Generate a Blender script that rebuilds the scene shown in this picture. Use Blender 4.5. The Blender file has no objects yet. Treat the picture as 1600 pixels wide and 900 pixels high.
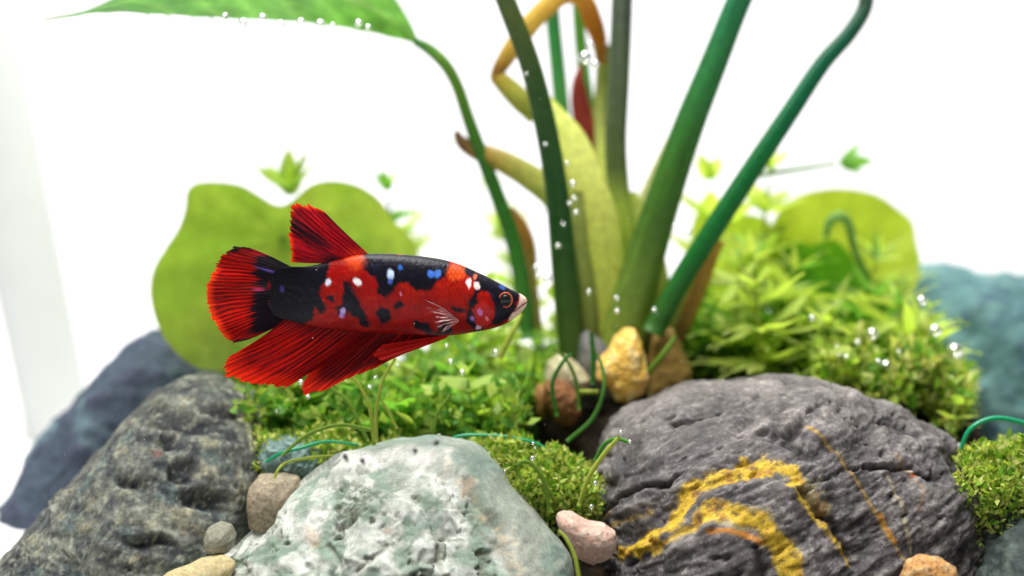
import bpy, math, random
import numpy as np
from mathutils import Vector, Matrix

# ---------------------------------------------------------------- camera, world, lights, exposure
U = 0.01                                   # everything below is written in centimetres
S = bpy.context.scene
COL = S.collection
CAM_Z, PITCH, LENS, SENSOR = 9.0, math.radians(6.0), 50.0, 36.0
K = SENSOR / LENS / 2                      # half width per unit depth (0.36)
cam_data = bpy.data.cameras.new('camera')
cam_data.lens = LENS; cam_data.sensor_width = SENSOR
cam_data.clip_start = 0.01; cam_data.clip_end = 50
cam_data.dof.use_dof = True
cam_data.dof.focus_distance = 0.265
cam_data.dof.aperture_fstop = 7.5
cam = bpy.data.objects.new('camera', cam_data); COL.objects.link(cam)
cam.location = (0, 0, CAM_Z * U)
cam.rotation_euler = (math.pi / 2 - PITCH, 0, 0)
S.camera = cam

world = bpy.data.worlds.new('World'); S.world = world; world.use_nodes = True
bg = world.node_tree.nodes['Background']
bg.inputs[0].default_value = (1.0, 1.0, 1.0, 1); bg.inputs[1].default_value = 0.16

def area_light(name, loc, target, size, watts, color=(1, 1, 1)):
    d = bpy.data.lights.new(name, 'AREA'); d.shape = 'SQUARE'; d.size = size * U
    d.energy = watts; d.color = color
    o = bpy.data.objects.new(name, d); COL.objects.link(o)
    o.location = Vector(loc) * U
    o.rotation_euler = (Vector(target) - Vector(loc)).to_track_quat('-Z', 'Y').to_euler()
    return o
area_light('overhead_lamp', (-7, 22, 46), (1, 27, 3), 20, 2.3, (1.0, 0.98, 0.95))
area_light('backdrop_lamp', (0, 52, 88), (0, 100, 12), 55, 7.0, (1, 1, 1))
S.view_settings.view_transform = 'Standard'
S.view_settings.look = 'None'
S.view_settings.exposure = 0.4
S.view_settings.gamma = 1.0
S.view_settings.use_curve_mapping = False
S.render.engine = 'CYCLES'
S.cycles.use_denoising = True
S.cycles.max_bounces = 8
S.cycles.transparent_max_bounces = 16
S.cycles.sample_clamp_indirect = 6

# ---------------------------------------------------------------- helpers
rng = np.random.default_rng(7)
random.seed(7)
FWD = np.array([0, math.cos(PITCH), -math.sin(PITCH)]); UP = np.array([0, math.sin(PITCH), math.cos(PITCH)])

def at(px, py, Y):
    """photo pixel -> point (cm) on the upright plane at distance Y"""
    d = FWD + np.array([1, 0, 0]) * ((px - 800) / 800 * K) + UP * ((450 - py) / 800 * K)
    return np.array([0, 0, CAM_Z]) + d * (Y / d[1])

def atv(P, Y):
    return np.array([at(p[0], p[1], Y if len(p) < 3 else p[2]) for p in P])

def to_px(V):
    """points (cm) -> photo pixels"""
    r = V - np.array([0, 0, CAM_Z])
    d = r @ FWD
    return np.stack([800 + r[:, 0] / d / K * 800, 450 - (r @ UP) / d / K * 800], 1)

_perm = np.random.default_rng(3).permutation(256).astype(np.int64); _perm = np.concatenate([_perm, _perm, _perm])
_grad = np.random.default_rng(4).normal(size=(256, 3)); _grad /= np.linalg.norm(_grad, axis=1)[:, None]
def perlin(p):
    p = np.asarray(p, float)
    i = np.floor(p).astype(np.int64); f = p - i; i &= 255
    u = f * f * f * (f * (f * 6 - 15) + 10)
    def g(dx, dy, dz):
        h = _perm[_perm[_perm[(i[:, 0] + dx) & 255] + ((i[:, 1] + dy) & 255)] + ((i[:, 2] + dz) & 255)]
        G = _grad[h]
        return G[:, 0] * (f[:, 0] - dx) + G[:, 1] * (f[:, 1] - dy) + G[:, 2] * (f[:, 2] - dz)
    def L(a, b, t): return a + (b - a) * t
    x00 = L(g(0,0,0), g(1,0,0), u[:,0]); x10 = L(g(0,1,0), g(1,1,0), u[:,0])
    x01 = L(g(0,0,1), g(1,0,1), u[:,0]); x11 = L(g(0,1,1), g(1,1,1), u[:,0])
    return L(L(x00, x10, u[:,1]), L(x01, x11, u[:,1]), u[:,2]) * 1.6
def fbm(p, sc, oct=5, gain=0.5, off=0.0):
    s = np.zeros(len(p)); a = 1.0; q = np.asarray(p) * sc + off
    for _ in range(oct):
        s += a * perlin(q); a *= gain; q = q * 2.03 + 17.1
    return s
def ridged(p, sc, oct=4, off=0.0):
    s = np.zeros(len(p)); a = 1.0; q = np.asarray(p) * sc + off
    for _ in range(oct):
        s += a * (1 - np.abs(perlin(q)) * 2.2); a *= 0.5; q = q * 2.1 + 9.3
    return s / 1.9
def sstep(a, b, x):
    t = np.clip((x - a) / (b - a), 0, 1); return t * t * (3 - 2 * t)
def mixc(c, k, col):
    return c + (np.asarray(col) - c) * np.clip(k, 0, 1)[:, None]

def facets(V, cell, seed, warp=0.25, k=0.35):
    """broken stone: flat tilted facets with small steps between them"""
    r = np.random.default_rng(seed); lo, hi = V.min(0) - cell, V.max(0) + cell
    n = int(np.prod((hi - lo) / cell)); n = min(max(n, 12), 900)
    S_ = lo + r.random((n, 3)) * (hi - lo); Nn = r.normal(size=(n, 3)); Nn /= np.linalg.norm(Nn, axis=1)[:, None]; off = r.normal(size=n) * 0.25 * cell
    q = V + warp * cell * np.stack([fbm(V, 1.5 / cell, 3, off=seed + o) for o in (1, 23, 45)], 1)
    d = np.zeros(len(V)); e = np.zeros(len(V))
    for a in range(0, len(V), 20000):
        qq = (q[a:a+20000] - lo).astype(np.float32); ss = (S_ - lo).astype(np.float32)
        D = np.maximum((qq ** 2).sum(1)[:, None] + (ss ** 2).sum(1)[None] - 2 * qq @ ss.T, 0); two = np.argpartition(D, 1, axis=1)[:, :2]
        d1 = np.sqrt(np.take_along_axis(D, two, 1)); o = np.argsort(d1, 1); oo = np.take_along_axis(two, o, 1); i, j = oo[:, 0], oo[:, 1]; d1 = np.take_along_axis(d1, o, 1)
        dA, dB = [((q[a:a+20000] - S_[w]) * Nn[w]).sum(1) * k + off[w] * k for w in (i, j)]
        ee = (d1[:, 1] - d1[:, 0]) / cell; t_ = 0.5 + 0.5 * sstep(0, 0.22, ee)
        d[a:a+20000] = dA * t_ + dB * (1 - t_); e[a:a+20000] = ee
    return d, e                                  # displacement, distance to the nearest joint
def seg_dist(P, line):
    """distance in pixels from points P to a polyline"""
    d = np.full(len(P), 1e9)
    for a, b in zip(line[:-1], line[1:]):
        a = np.array(a[:2], float); b = np.array(b[:2], float); ab = b - a
        t = np.clip(((P - a) @ ab) / (ab @ ab), 0, 1)
        d = np.minimum(d, np.linalg.norm(P - a - t[:, None] * ab, axis=1))
    return d
def poly_sd(P, poly):
    """signed distance, negative inside"""
    pts = [np.array(p, float) for p in poly]
    d = seg_dist(P, pts + [pts[0]]); inside = np.zeros(len(P), bool)
    for a, b in zip(pts, pts[1:] + pts[:1]):
        c = (a[1] > P[:, 1]) != (b[1] > P[:, 1])
        with np.errstate(divide='ignore', invalid='ignore'):
            x = (b[0] - a[0]) * (P[:, 1] - a[1]) / (b[1] - a[1]) + a[0]
        inside ^= c & (P[:, 0] < x)
    return np.where(inside, -d, d)
def ell(P, cx, cy, rx, ry, rot=0):
    c, s = math.cos(math.radians(rot)), math.sin(math.radians(rot))
    x = (P[:, 0] - cx); y = (P[:, 1] - cy)
    return (np.sqrt(((x * c + y * s) / rx) ** 2 + ((-x * s + y * c) / ry) ** 2) - 1) * min(rx, ry)

def new_mesh(name, verts, faces, col=None, smooth=True):
    me = bpy.data.meshes.new(name)
    v = np.asarray(verts, float) * U
    if isinstance(faces, np.ndarray):
        me.vertices.add(len(v)); me.vertices.foreach_set('co', v.ravel())
        n, k = faces.shape
        me.loops.add(n * k); me.loops.foreach_set('vertex_index', faces.ravel().astype(np.int32))
        me.polygons.add(n); me.polygons.foreach_set('loop_start', np.arange(0, n * k, k, dtype=np.int32))
        me.update(calc_edges=True); me.validate()
    else:
        me.from_pydata(v.tolist(), [], faces)
    me.polygons.foreach_set('use_smooth', [smooth] * len(me.polygons))
    if col is not None:
        a = me.color_attributes.new('Col', 'FLOAT_COLOR', 'POINT')
        c = np.ones((len(v), 4)); c[:, :3] = col; a.data.foreach_set('color', c.ravel())
    me.update()
    return me

ORG = {}
def thing(name, label, cat, loc, group=None):
    o = bpy.data.objects.new(name, None); COL.objects.link(o)
    o.empty_display_size = 0.005
    o.location = Vector(loc) * U; ORG[o.name] = np.array(loc, float)
    tag(o, label, cat, group); return o
def tag(o, label=None, cat=None, group=None, kind=None):
    if label: o['label'] = label
    if cat: o['category'] = cat
    if group: o['group'] = group
    if kind: o['kind'] = kind
    return o
def obj(name, verts, faces, mat, parent=None, col=None, smooth=True, base=None):
    """verts in cm, scene space; a part is stored relative to its thing"""
    verts = np.asarray(verts, float)
    org = np.zeros(3)
    if parent is not None:
        r = parent
        while r.parent is not None: r = r.parent
        org = ORG.get(r.name, np.array(r.location) / U)
    elif base is not None: org = np.asarray(base, float)
    o = bpy.data.objects.new(name, new_mesh(name, verts - org, faces, col, smooth))
    COL.objects.link(o)
    if parent is not None: o.parent = parent
    else: o.location = Vector(org) * U; ORG[o.name] = org
    if mat: o.data.materials.append(mat)
    return o

def grid_faces(nu, nv, wrap_v=False):
    i = np.arange(nu - 1)[:, None]; j = np.arange(nv if wrap_v else nv - 1)[None, :]
    j2 = (j + 1) % nv
    return np.stack([i * nv + j, (i + 1) * nv + j, (i + 1) * nv + j2, i * nv + j2], -1).reshape(-1, 4)

def catmull(P, n):
    P = np.asarray(P, float); m = len(P)
    Q = np.vstack([2 * P[0] - P[1], P, 2 * P[-1] - P[-2]])
    t = np.linspace(0, m - 1 - 1e-9, n); k = t.astype(int); f = (t - k)[:, None]
    a, b, c, d = Q[k], Q[k + 1], Q[k + 2], Q[k + 3]
    return 0.5 * (2 * b + (c - a) * f + (2 * a - 5 * b + 4 * c - d) * f ** 2 + (3 * b - a - 3 * c + d) * f ** 3)

def tube(P, R, n=24, seg=10, flat=1.0, side=None):
    """swept tube through points P (cm) of radius R; returns verts, faces, t, angle"""
    C = catmull(np.column_stack([P, R]), n); p, r = C[:, :3], np.maximum(C[:, 3], 1e-3)
    tan = np.gradient(p, axis=0); tan /= np.linalg.norm(tan, axis=1)[:, None]
    ref = np.array([0, 1.0, 0]) if side is None else np.asarray(side, float)
    a = np.cross(tan, ref); bad = np.linalg.norm(a, axis=1) < 1e-3; a[bad] = np.cross(tan[bad], [1, 0, 0.01])
    a /= np.linalg.norm(a, axis=1)[:, None]; b = np.cross(a, tan)
    th = np.linspace(0, 2 * math.pi, seg, endpoint=False)
    V = p[:, None] + r[:, None, None] * (np.cos(th)[None, :, None] * a[:, None] + flat * np.sin(th)[None, :, None] * b[:, None])
    V = V.reshape(-1, 3)
    F = grid_faces(n, seg, True).tolist()
    F.append(list(range(seg))[::-1]); F.append([(n - 1) * seg + k for k in range(seg)])
    return V, F, np.repeat(np.linspace(0, 1, n), seg), np.tile(th, n)

# ---------------------------------------------------------------- materials
def nodes(name):
    m = bpy.data.materials.new(name); m.use_nodes = True
    nt = m.node_tree; nt.nodes.clear()
    return m, nt, nt.nodes.new('ShaderNodeOutputMaterial')
def N(nt, t, **kw):
    n = nt.nodes.new(t)
    for k, v in kw.items():
        if k.startswith('i_'): n.inputs[k[2:].replace('_', ' ')].default_value = v
        else: setattr(n, k, v)
    return n
def colour_source(nt, col):
    if col is None:
        a = N(nt, 'ShaderNodeVertexColor'); a.layer_name = 'Col'; return a.outputs[0]
    c = N(nt, 'ShaderNodeRGB'); c.outputs[0].default_value = (*col, 1); return c.outputs[0]
def grain(nt, src, scale, lo, hi, detail=4, rough=0.6, obj_random=0.0):
    """multiply a colour by fine noise between lo and hi; returns colour socket and noise socket"""
    tc = N(nt, 'ShaderNodeTexCoord')
    no = N(nt, 'ShaderNodeTexNoise', i_Scale=scale / U, i_Detail=detail, i_Roughness=rough)
    nt.links.new(tc.outputs['Object'], no.inputs['Vector'])
    mr = N(nt, 'ShaderNodeMapRange', i_From_Min=0.3, i_From_Max=0.7, i_To_Min=lo, i_To_Max=hi)
    nt.links.new(no.outputs['Fac'], mr.inputs['Value'])
    val = mr.outputs[0]
    if obj_random:
        oi = N(nt, 'ShaderNodeObjectInfo')
        m2 = N(nt, 'ShaderNodeMapRange', i_To_Min=1 - obj_random, i_To_Max=1 + obj_random)
        nt.links.new(oi.outputs['Random'], m2.inputs['Value'])
        mm = N(nt, 'ShaderNodeMath', operation='MULTIPLY')
        nt.links.new(val, mm.inputs[0]); nt.links.new(m2.outputs[0], mm.inputs[1]); val = mm.outputs[0]
    vm = N(nt, 'ShaderNodeVectorMath', operation='SCALE')
    nt.links.new(src, vm.inputs[0]); nt.links.new(val, vm.inputs['Scale'])
    return vm.outputs[0], no.outputs['Fac']

def rock_mat(name, col=None, scale=9, lo=0.6, hi=1.4, bump=0.35, rough=0.75, spec=0.4):
    spec *= 0.4
    m, nt, out = nodes(name)
    c, f = grain(nt, colour_source(nt, col), scale, lo, hi, 9, 0.75)
    p = N(nt, 'ShaderNodeBsdfPrincipled', i_Roughness=rough)
    p.inputs['Specular IOR Level'].default_value = spec
    b = N(nt, 'ShaderNodeBump', i_Strength=bump, i_Distance=0.05 * U)
    nt.links.new(f, b.inputs['Height']); nt.links.new(b.outputs[0], p.inputs['Normal'])
    nt.links.new(c, p.inputs['Base Color']); nt.links.new(p.outputs[0], out.inputs[0])
    return m
def leaf_mat(name, col=None, trans=0.45, tint=(1.15, 1.25, 0.55), scale=6, lo=0.75, hi=1.25, rough=0.45, rnd=0.0, spec=0.4):
    spec *= 0.45
    m, nt, out = nodes(name)
    c, f = grain(nt, colour_source(nt, col), scale, lo, hi, 3, 0.6, rnd)
    p = N(nt, 'ShaderNodeBsdfPrincipled', i_Roughness=rough)
    p.inputs['Specular IOR Level'].default_value = spec
    t = N(nt, 'ShaderNodeBsdfTranslucent')
    vm = N(nt, 'ShaderNodeVectorMath', operation='MULTIPLY'); vm.inputs[1].default_value = tint
    nt.links.new(c, vm.inputs[0]); nt.links.new(vm.outputs[0], t.inputs[0]); nt.links.new(c, p.inputs['Base Color'])
    mx = N(nt, 'ShaderNodeMixShader', i_Fac=trans)
    nt.links.new(p.outputs[0], mx.inputs[1]); nt.links.new(t.outputs[0], mx.inputs[2])
    b = N(nt, 'ShaderNodeBump', i_Strength=0.2, i_Distance=0.02 * U)
    nt.links.new(f, b.inputs['Height']); nt.links.new(b.outputs[0], p.inputs['Normal'])
    nt.links.new(mx.outputs[0], out.inputs[0])
    return m

# ---------------------------------------------------------------- the setting
m_white = rock_mat('white_sheet', (0.9, 0.9, 0.9), 2, 0.98, 1.02, 0.02, 0.8, 0.1)
yy = np.concatenate([np.linspace(-200, 80, 25), 80 + 25 * np.sin(np.linspace(0, math.pi / 2, 14)[1:]), np.full(8, 105.0)])
zz = np.concatenate([np.zeros(25), 25 - 25 * np.cos(np.linspace(0, math.pi / 2, 14)[1:]), np.linspace(33, 150, 8)])
xx = np.linspace(-160, 160, 17)
V = np.array([[x, y, z] for y, z in zip(yy, zz) for x in xx])
tag(obj('backdrop', V, grid_faces(len(yy), len(xx)), m_white), 'plain white backdrop sweeping under and behind the rocks', kind='structure')

def soil_h(x, y):
    P = np.stack([np.atleast_1d(x).astype(float), np.atleast_1d(y).astype(float), np.zeros_like(np.atleast_1d(x), float)], 1)
    h = 0.1 + 1.2 * sstep(25.5, 29, P[:, 1]) + 1.8 * sstep(28, 34, P[:, 1])
    edge = np.minimum(np.minimum(sstep(-8.6, -6.6, P[:, 0]), sstep(12.5, 10.2, P[:, 0])), np.minimum(sstep(16, 19, P[:, 1]), sstep(40, 36.5, P[:, 1])))
    return (h + 0.15 * fbm(P, 0.8, 3)) * edge - 0.15 * (1 - edge)
def soil(x, y): return float(soil_h(x, y)[0])
gx, gy = np.meshgrid(np.linspace(-9, 18, 190), np.linspace(15, 48, 220), indexing='ij')
sx, sy = gx.ravel(), gy.ravel(); sz = soil_h(sx, sy)
P = np.stack([sx, sy, sz], 1)
sz = sz + np.where(sz > 0, 0.07 * np.abs(perlin(P * 5.0)) + 0.05 * perlin(P * 11), 0)
cs = mixc(np.tile([0.018, 0.013, 0.008], (len(sx), 1)), sstep(0.1, 0.6, perlin(P * 4)), (0.06, 0.045, 0.025))
tag(obj('soil', np.stack([sx, sy, sz], 1), grid_faces(190, 220), rock_mat('soil', None, 14, 0.4, 1.6, 0.8, 0.9), col=cs), 'dark brown planted soil between the rocks', kind='structure')

# ---------------------------------------------------------------- rocks
_cs = {}
def cube_sphere(n):
    if n in _cs: return _cs[n]
    t = np.tan(np.linspace(-1, 1, n) * math.pi / 4); a, b = np.meshgrid(t, t, indexing='ij'); a, b = a.ravel(), b.ravel(); o = np.ones_like(a)
    V = np.vstack([np.stack(q, 1) for q in ((a, -o, b), (b, o, a), (o, a, b), (-o, b, a), (b, a, o), (a, b, -o))])
    F = np.vstack([grid_faces(n, n) + k * n * n for k in range(6)])
    # weld the seams
    key = np.round(V * 1e5).astype(np.int64); _, idx, inv = np.unique(key, axis=0, return_index=True, return_inverse=True)
    V = V[idx]; F = inv.ravel()[F]
    V = V / np.linalg.norm(V, axis=1)[:, None]
    nf = np.cross(V[F[:, 1]] - V[F[:, 0]], V[F[:, 2]] - V[F[:, 0]]); flip = (nf * V[F[:, 0]]).sum(1) < 0; F[flip] = F[flip][:, ::-1]
    _cs[n] = (V, F); return _cs[n]

def rock_shape(poly, Y, T, n, power=2.4, smooth=6, tilt=0.0):
    """outline in photo pixels on the plane Y, T = half thickness in cm"""
    D, F = cube_sphere(n)
    W = atv(poly, Y)[:, [0, 2]]
    c = (W.min(0) + W.max(0)) / 2
    A = 720; th = np.linspace(-math.pi, math.pi, A, endpoint=False); R = np.zeros(A)
    for k, a in enumerate(th):
        d = np.array([math.cos(a), math.sin(a)]); best = 0
        for p, q in zip(W, np.roll(W, -1, 0)):
            e = q - p; det = d[0] * -e[1] + d[1] * e[0]
            if abs(det) < 1e-9: continue
            w = p - c; s = (w[0] * -e[1] + w[1] * e[0]) / det; u = (d[0] * w[1] - d[1] * w[0]) / det
            if -1e-6 <= u <= 1 + 1e-6 and s > best: best = s
        R[k] = best
    ker = np.exp(-0.5 * (np.arange(-30, 31) / smooth) ** 2); ker /= ker.sum()
    R = np.convolve(np.concatenate([R[-30:], R, R[:30]]), ker, 'valid')
    ang = np.arctan2(D[:, 2], D[:, 0]); r = np.hypot(D[:, 0], D[:, 2])
    k = 1 / (r ** power + np.abs(D[:, 1]) ** power) ** (1 / power)
    Rr = np.interp(ang, np.append(th, math.pi), np.append(R, R[0]))
    rr = r * k
    V = np.stack([c[0] + Rr * rr * np.cos(ang), Y + T * D[:, 1] * k, c[1] + Rr * rr * np.sin(ang)], 1)
    V[:, 1] += tilt * (V[:, 2] - c[1])
    nr = np.stack([(V[:, 0] - c[0]) / Rr.mean(), (V[:, 1] - Y) / T, (V[:, 2] - c[1]) / Rr.mean()], 1)
    nr /= np.linalg.norm(nr, axis=1)[:, None]
    return V, F, nr

def add_rock(name, label, V, F, col, mat, cat='rock', group=None):
    b = V.mean(0).copy(); b[2] = V[:, 2].min()
    return tag(obj(name, V, F, mat, col=col, base=b), label, cat, group)

# --- pale green and white rock in front
poly = [(255,905),(300,880),(350,855),(400,800),(460,745),(530,702),(600,682),(680,680),(740,692),(790,735),(850,800),(890,850),(905,920),(890,1060),(760,1120),(500,1130),(330,1090),(250,1000)]
V, F, nr = rock_shape([(x, y + 22) for x, y in poly], 26.4, 2.3, 170, 2.3, 5, 0.3)
px = to_px(V); front = V[:, 1] < 27.2
warp = np.stack([fbm(V, 1.2, 3, off=3), fbm(V, 1.2, 3, off=31)], 1) * 14
face = sstep(10, -14, poly_sd(px + warp, [(300,930),(380,828),(450,762),(520,722),(590,708),(660,706),(720,722),(768,770),(800,850),(815,980),(500,1100)])) * front
d = 0.10 * fbm(V, 0.7, 4, off=5) + 0.008 * fbm(V, 5, 3)
rough_n = fbm(V, 1.3, 5, 0.45, off=11)
pits = sstep(0.45, 0.95, fbm(V, 1.5, 5, 0.6, off=47)) * face
cracks = np.zeros(len(V))
for ln, w in (([(735,740),(775,800),(800,870),(820,960)], 4), ([(505,840),(525,880),(540,940)], 4), ([(600,850),(585,875),(560,900)], 3), ([(695,838),(690,870),(700,930)], 5)):
    cracks = np.maximum(cracks, sstep(w * 1.8, 0, seg_dist(px + warp * 0.7, ln)) * front)
fa, fe = facets(V, 1.15, 5)
d += face * (-0.16 + 0.06 * rough_n + 0.42 * fa) - 0.09 * pits - 0.05 * cracks
Vp = V + nr * d[:, None]
n1, n2, n3 = fbm(V, 0.8, 5, 0.45, off=1), fbm(V, 1.5, 5, 0.48, off=71), fbm(V, 7, 4, 0.6, off=9)
c = np.tile([0.33, 0.37, 0.315], (len(V), 1))
c = mixc(c, sstep(-0.1, 0.7, n1) * 0.8, (0.20, 0.30, 0.25))
c = mixc(c, sstep(0.1, 0.6, n2) * 0.6 * (1 - face), (0.46, 0.48, 0.41))
c = mixc(c, face * sstep(-0.55, 0.25, n2 + 0.5 * n1), (0.62, 0.65, 0.59))
c = mixc(c, face * sstep(0.05, 0.5, -n2 + 0.25 * n3), (0.26, 0.34, 0.27)); c = mixc(c, face * sstep(0.06, 0.0, fe) * 0.6 * sstep(-.2, .5, n1), (0.13, 0.15, 0.11))
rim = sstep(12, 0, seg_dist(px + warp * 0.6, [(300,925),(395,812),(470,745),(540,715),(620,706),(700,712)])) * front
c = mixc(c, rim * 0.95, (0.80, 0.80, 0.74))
for cx, cy, rx, ry, k in ((575,765,48,26,.85),(545,745,35,22,.7),(640,752,30,18,.55),(765,790,14,24,.8),(412,856,20,20,.8),(345,888,26,10,.8),(610,850,24,11,.85),(690,850,16,24,.7),(780,815,20,18,.35)):
    e = sstep(9, -9, ell(px + warp * 1.4, cx, cy, rx, ry)) * front * k * sstep(-0.7, 0.4, n3 + 0.4 * n2)
    c = mixc(c, e, (0.10, 0.125, 0.085))
c = mixc(c, pits * 0.75, (0.11, 0.11, 0.075)); c = mixc(c, cracks * 0.4, (0.14, 0.12, 0.08))
e = sstep(14, 2, seg_dist(px + warp, [(700,720),(745,760),(790,830),(815,900)])) * front
c = mixc(c, e * 0.45 * sstep(-0.2, 0.4, n3), (0.62, 0.50, 0.33))
for cx, cy, r in ((601,824,5),(742,745,9),(735,760,6),(480,835,10)):
    c = mixc(c, sstep(8, -6, ell(px + warp * 0.9, cx, cy, r, r)) * front * 0.45, (0.45, 0.20, 0.05) if r < 9 else (0.60, 0.42, 0.27))
c = mixc(c, sstep(0.55, 0.95, fbm(V, 7, 3, off=77)) * 0.4, (0.12, 0.13, 0.10))
spk = np.zeros(len(V))
for cx, cy in ((487,732),(467,745),(566,714),(540,716),(682,693),(650,700),(745,700)):
    spk = np.maximum(spk, sstep(2, -2, ell(px, cx, cy, 4, 2.5)) * front)
c = mixc(c, spk, (0.03, 0.03, 0.03))
ln_ = sstep(0.93, 1.0, ridged(V, 0.9, 5, off=19)); c = mixc(c, ln_ * (0.3 + 0.45 * face) * sstep(-.3, .4, n1), (0.10, 0.12, 0.09)); c = mixc(c, sstep(0.94, 1.0, ridged(V, 1.6, 4, off=59)) * 0.3, (0.66, 0.68, 0.6))
c = mixc(c, sstep(0.2, 0.7, fbm(V, 2.0, 5, .5, off=88)) * (0.12 + 0.5 * face), (0.17, 0.245, 0.195))
c *= (1 + 0.16 * n3)[:, None]
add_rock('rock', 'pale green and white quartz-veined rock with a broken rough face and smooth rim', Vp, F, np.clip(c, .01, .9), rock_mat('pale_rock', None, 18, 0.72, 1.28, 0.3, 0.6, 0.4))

# --- dark rock with yellow veins
poly = [(925,830),(925,745),(945,690),(985,645),(1040,612),(1110,596),(1180,590),(1250,590),(1320,596),(1390,620),(1450,652),(1500,682),(1522,730),(1533,790),(1525,850),(1500,920),(1440,1010),(1300,1080),(1100,1080),(980,1020),(930,930)]
V, F, nr = rock_shape([(x, y + 14) for x, y in poly], 28.2, 2.9, 180, 2.4, 5, 0.22)
px = to_px(V); front = V[:, 1] < 29.3
warp = np.stack([fbm(V, 1.3, 4, off=8), fbm(V, 1.3, 4, off=61)], 1) * 12
# slaty grain running down from left to right, following the dome
Q = V.copy(); ca, sa = math.cos(math.radians(28)), math.sin(math.radians(28))
Q[:, 0], Q[:, 2] = V[:, 0] * ca + V[:, 2] * sa, -V[:, 0] * sa + V[:, 2] * ca
Q2 = Q * np.array([0.55, 1.0, 2.2])
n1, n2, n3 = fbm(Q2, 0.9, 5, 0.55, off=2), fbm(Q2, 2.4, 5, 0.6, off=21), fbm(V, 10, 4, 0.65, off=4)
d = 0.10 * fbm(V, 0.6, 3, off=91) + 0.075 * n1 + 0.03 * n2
steps = ridged(Q2, 0.8, 4, off=5); fa, fe = facets(Q * np.array([.6, 1, 1.3]), 0.9, 8); d += 0.27 * fa
gro = sstep(0.72, 0.98, steps); d -= 0.12 * gro
ledge = [(1140,810),(1150,770),(1180,745),(1215,745),(1235,775)]
inner = sstep(6, -18, poly_sd(px + warp * 0.6, [(950,960),(985,860),(1070,790),(1130,752),(1200,738),(1245,760),(1262,810),(1290,880),(1310,980)])) * front
d += 0.28 * inner
inner2 = sstep(5, -14, poly_sd(px + warp * 0.6, [(1010,960),(1060,850),(1110,812),(1150,806),(1190,850),(1200,960)])) * front
d += 0.24 * inner2
cr = np.zeros(len(V))
for ln, w in (([(1350,730),(1400,735),(1430,728),(1470,750)], 4), ([(1255,665),(1220,690),(1250,712),(1300,705)], 6), ([(1045,665),(1090,655),(1120,650)], 4), ([(1380,655),(1420,672),(1440,680)], 5),
              ([(930,800),(980,770),(1050,760),(1060,745)], 3), ([(1480,690),(1500,720),(1510,760)], 9), ([(1250,770),(1300,820),(1330,880)], 4), ([(1165,830),(1185,870),(1190,920)], 5)):
    cr = np.maximum(cr, sstep(w * 2.0, 0, seg_dist(px + warp * 0.8, ln)) * front)
d -= 0.13 * cr + 0.035 * sstep(0.94, 1.0, ridged(Q2, 1.1, 5, off=44)) + 0.012 * np.abs(perlin(V * 9))
e = sstep(10, -25, poly_sd(px + warp, [(1200,650),(1270,665),(1300,700),(1270,718),(1230,705)])) * front; d -= 0.10 * e
Vp = V + nr * d[:, None]
c = np.tile([0.105, 0.10, 0.102], (len(V), 1))
c = mixc(c, sstep(-0.2, 0.8, n1) * 0.6, (0.19, 0.18, 0.165)); c = mixc(c, sstep(0.0, 0.7, -n2) * 0.7, (0.05, 0.047, 0.055))
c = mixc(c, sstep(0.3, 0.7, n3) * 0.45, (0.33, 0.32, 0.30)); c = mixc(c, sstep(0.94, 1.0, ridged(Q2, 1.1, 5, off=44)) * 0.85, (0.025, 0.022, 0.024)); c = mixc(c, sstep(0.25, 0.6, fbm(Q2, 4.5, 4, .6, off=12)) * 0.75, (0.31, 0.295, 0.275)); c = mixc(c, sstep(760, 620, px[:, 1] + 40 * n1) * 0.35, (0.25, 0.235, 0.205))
c = mixc(c, np.maximum(gro * 0.5, cr * 0.9), (0.025, 0.022, 0.025))
def vein(c, line, w0, w1, k=1.0, colr=(0.62, 0.43, 0.035), wob=0.8, soft=4):
    L = np.array(line, float); dd = seg_dist(px + warp * wob, line)
    t = np.clip((px[:, 0] - L[0, 0]) / (L[-1, 0] - L[0, 0] + 1e-6), 0, 1)
    w = (w0 + (w1 - w0) * t) * (0.75 + 0.6 * fbm(V, 2.5, 3, off=13)) + 3 * n3
    m = sstep(soft, -soft, dd - w) * front * k
    return mixc(c, m, colr), m
YEL, OCH, PAL = (0.72, 0.50, 0.035), (0.42, 0.20, 0.02), (0.42, 0.38, 0.15)
vm = np.zeros(len(V))
for ln, w0, w1, k, cl in (
    ([(1150,812),(1190,815),(1220,850),(1240,910)], 25, 26, .5, PAL), ([(1225,735),(1262,760),(1280,790)], 14, 20, .45, PAL),
    ([(975,868),(1020,850),(1060,800),(1075,775),(1110,745),(1180,728),(1200,730)], 15, 18, 1, YEL), ([(1195,730),(1235,732),(1250,748),(1235,765)], 13, 10, 1, YEL),
    ([(1232,765),(1270,795),(1300,835),(1325,880)], 4, 3, .9, YEL),
    ([(1095,808),(1140,800),(1180,815),(1215,845),(1232,905)], 9, 24, 1, YEL), ([(1040,860),(1070,836),(1100,820)], 7, 5, .8, YEL),
    ([(958,822),(990,806),(1012,800)], 3, 4, .8, (0.5, 0.38, 0.12)), ([(930,805),(950,795)], 5, 5, .7, (0.35, 0.25, 0.08))):
    c, m = vein(c, ln, w0, w1, k, cl); vm = np.maximum(vm, m)
och = vm * sstep(0.15, 0.6, fbm(V, 3.2, 4, 0.6, off=33)); c = mixc(c, och * 0.9, OCH)
c = mixc(c, vm * sstep(0.3, 0.7, fbm(V, 6, 3, 0.6, off=83)) * 0.8, (0.08, 0.06, 0.03))
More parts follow.
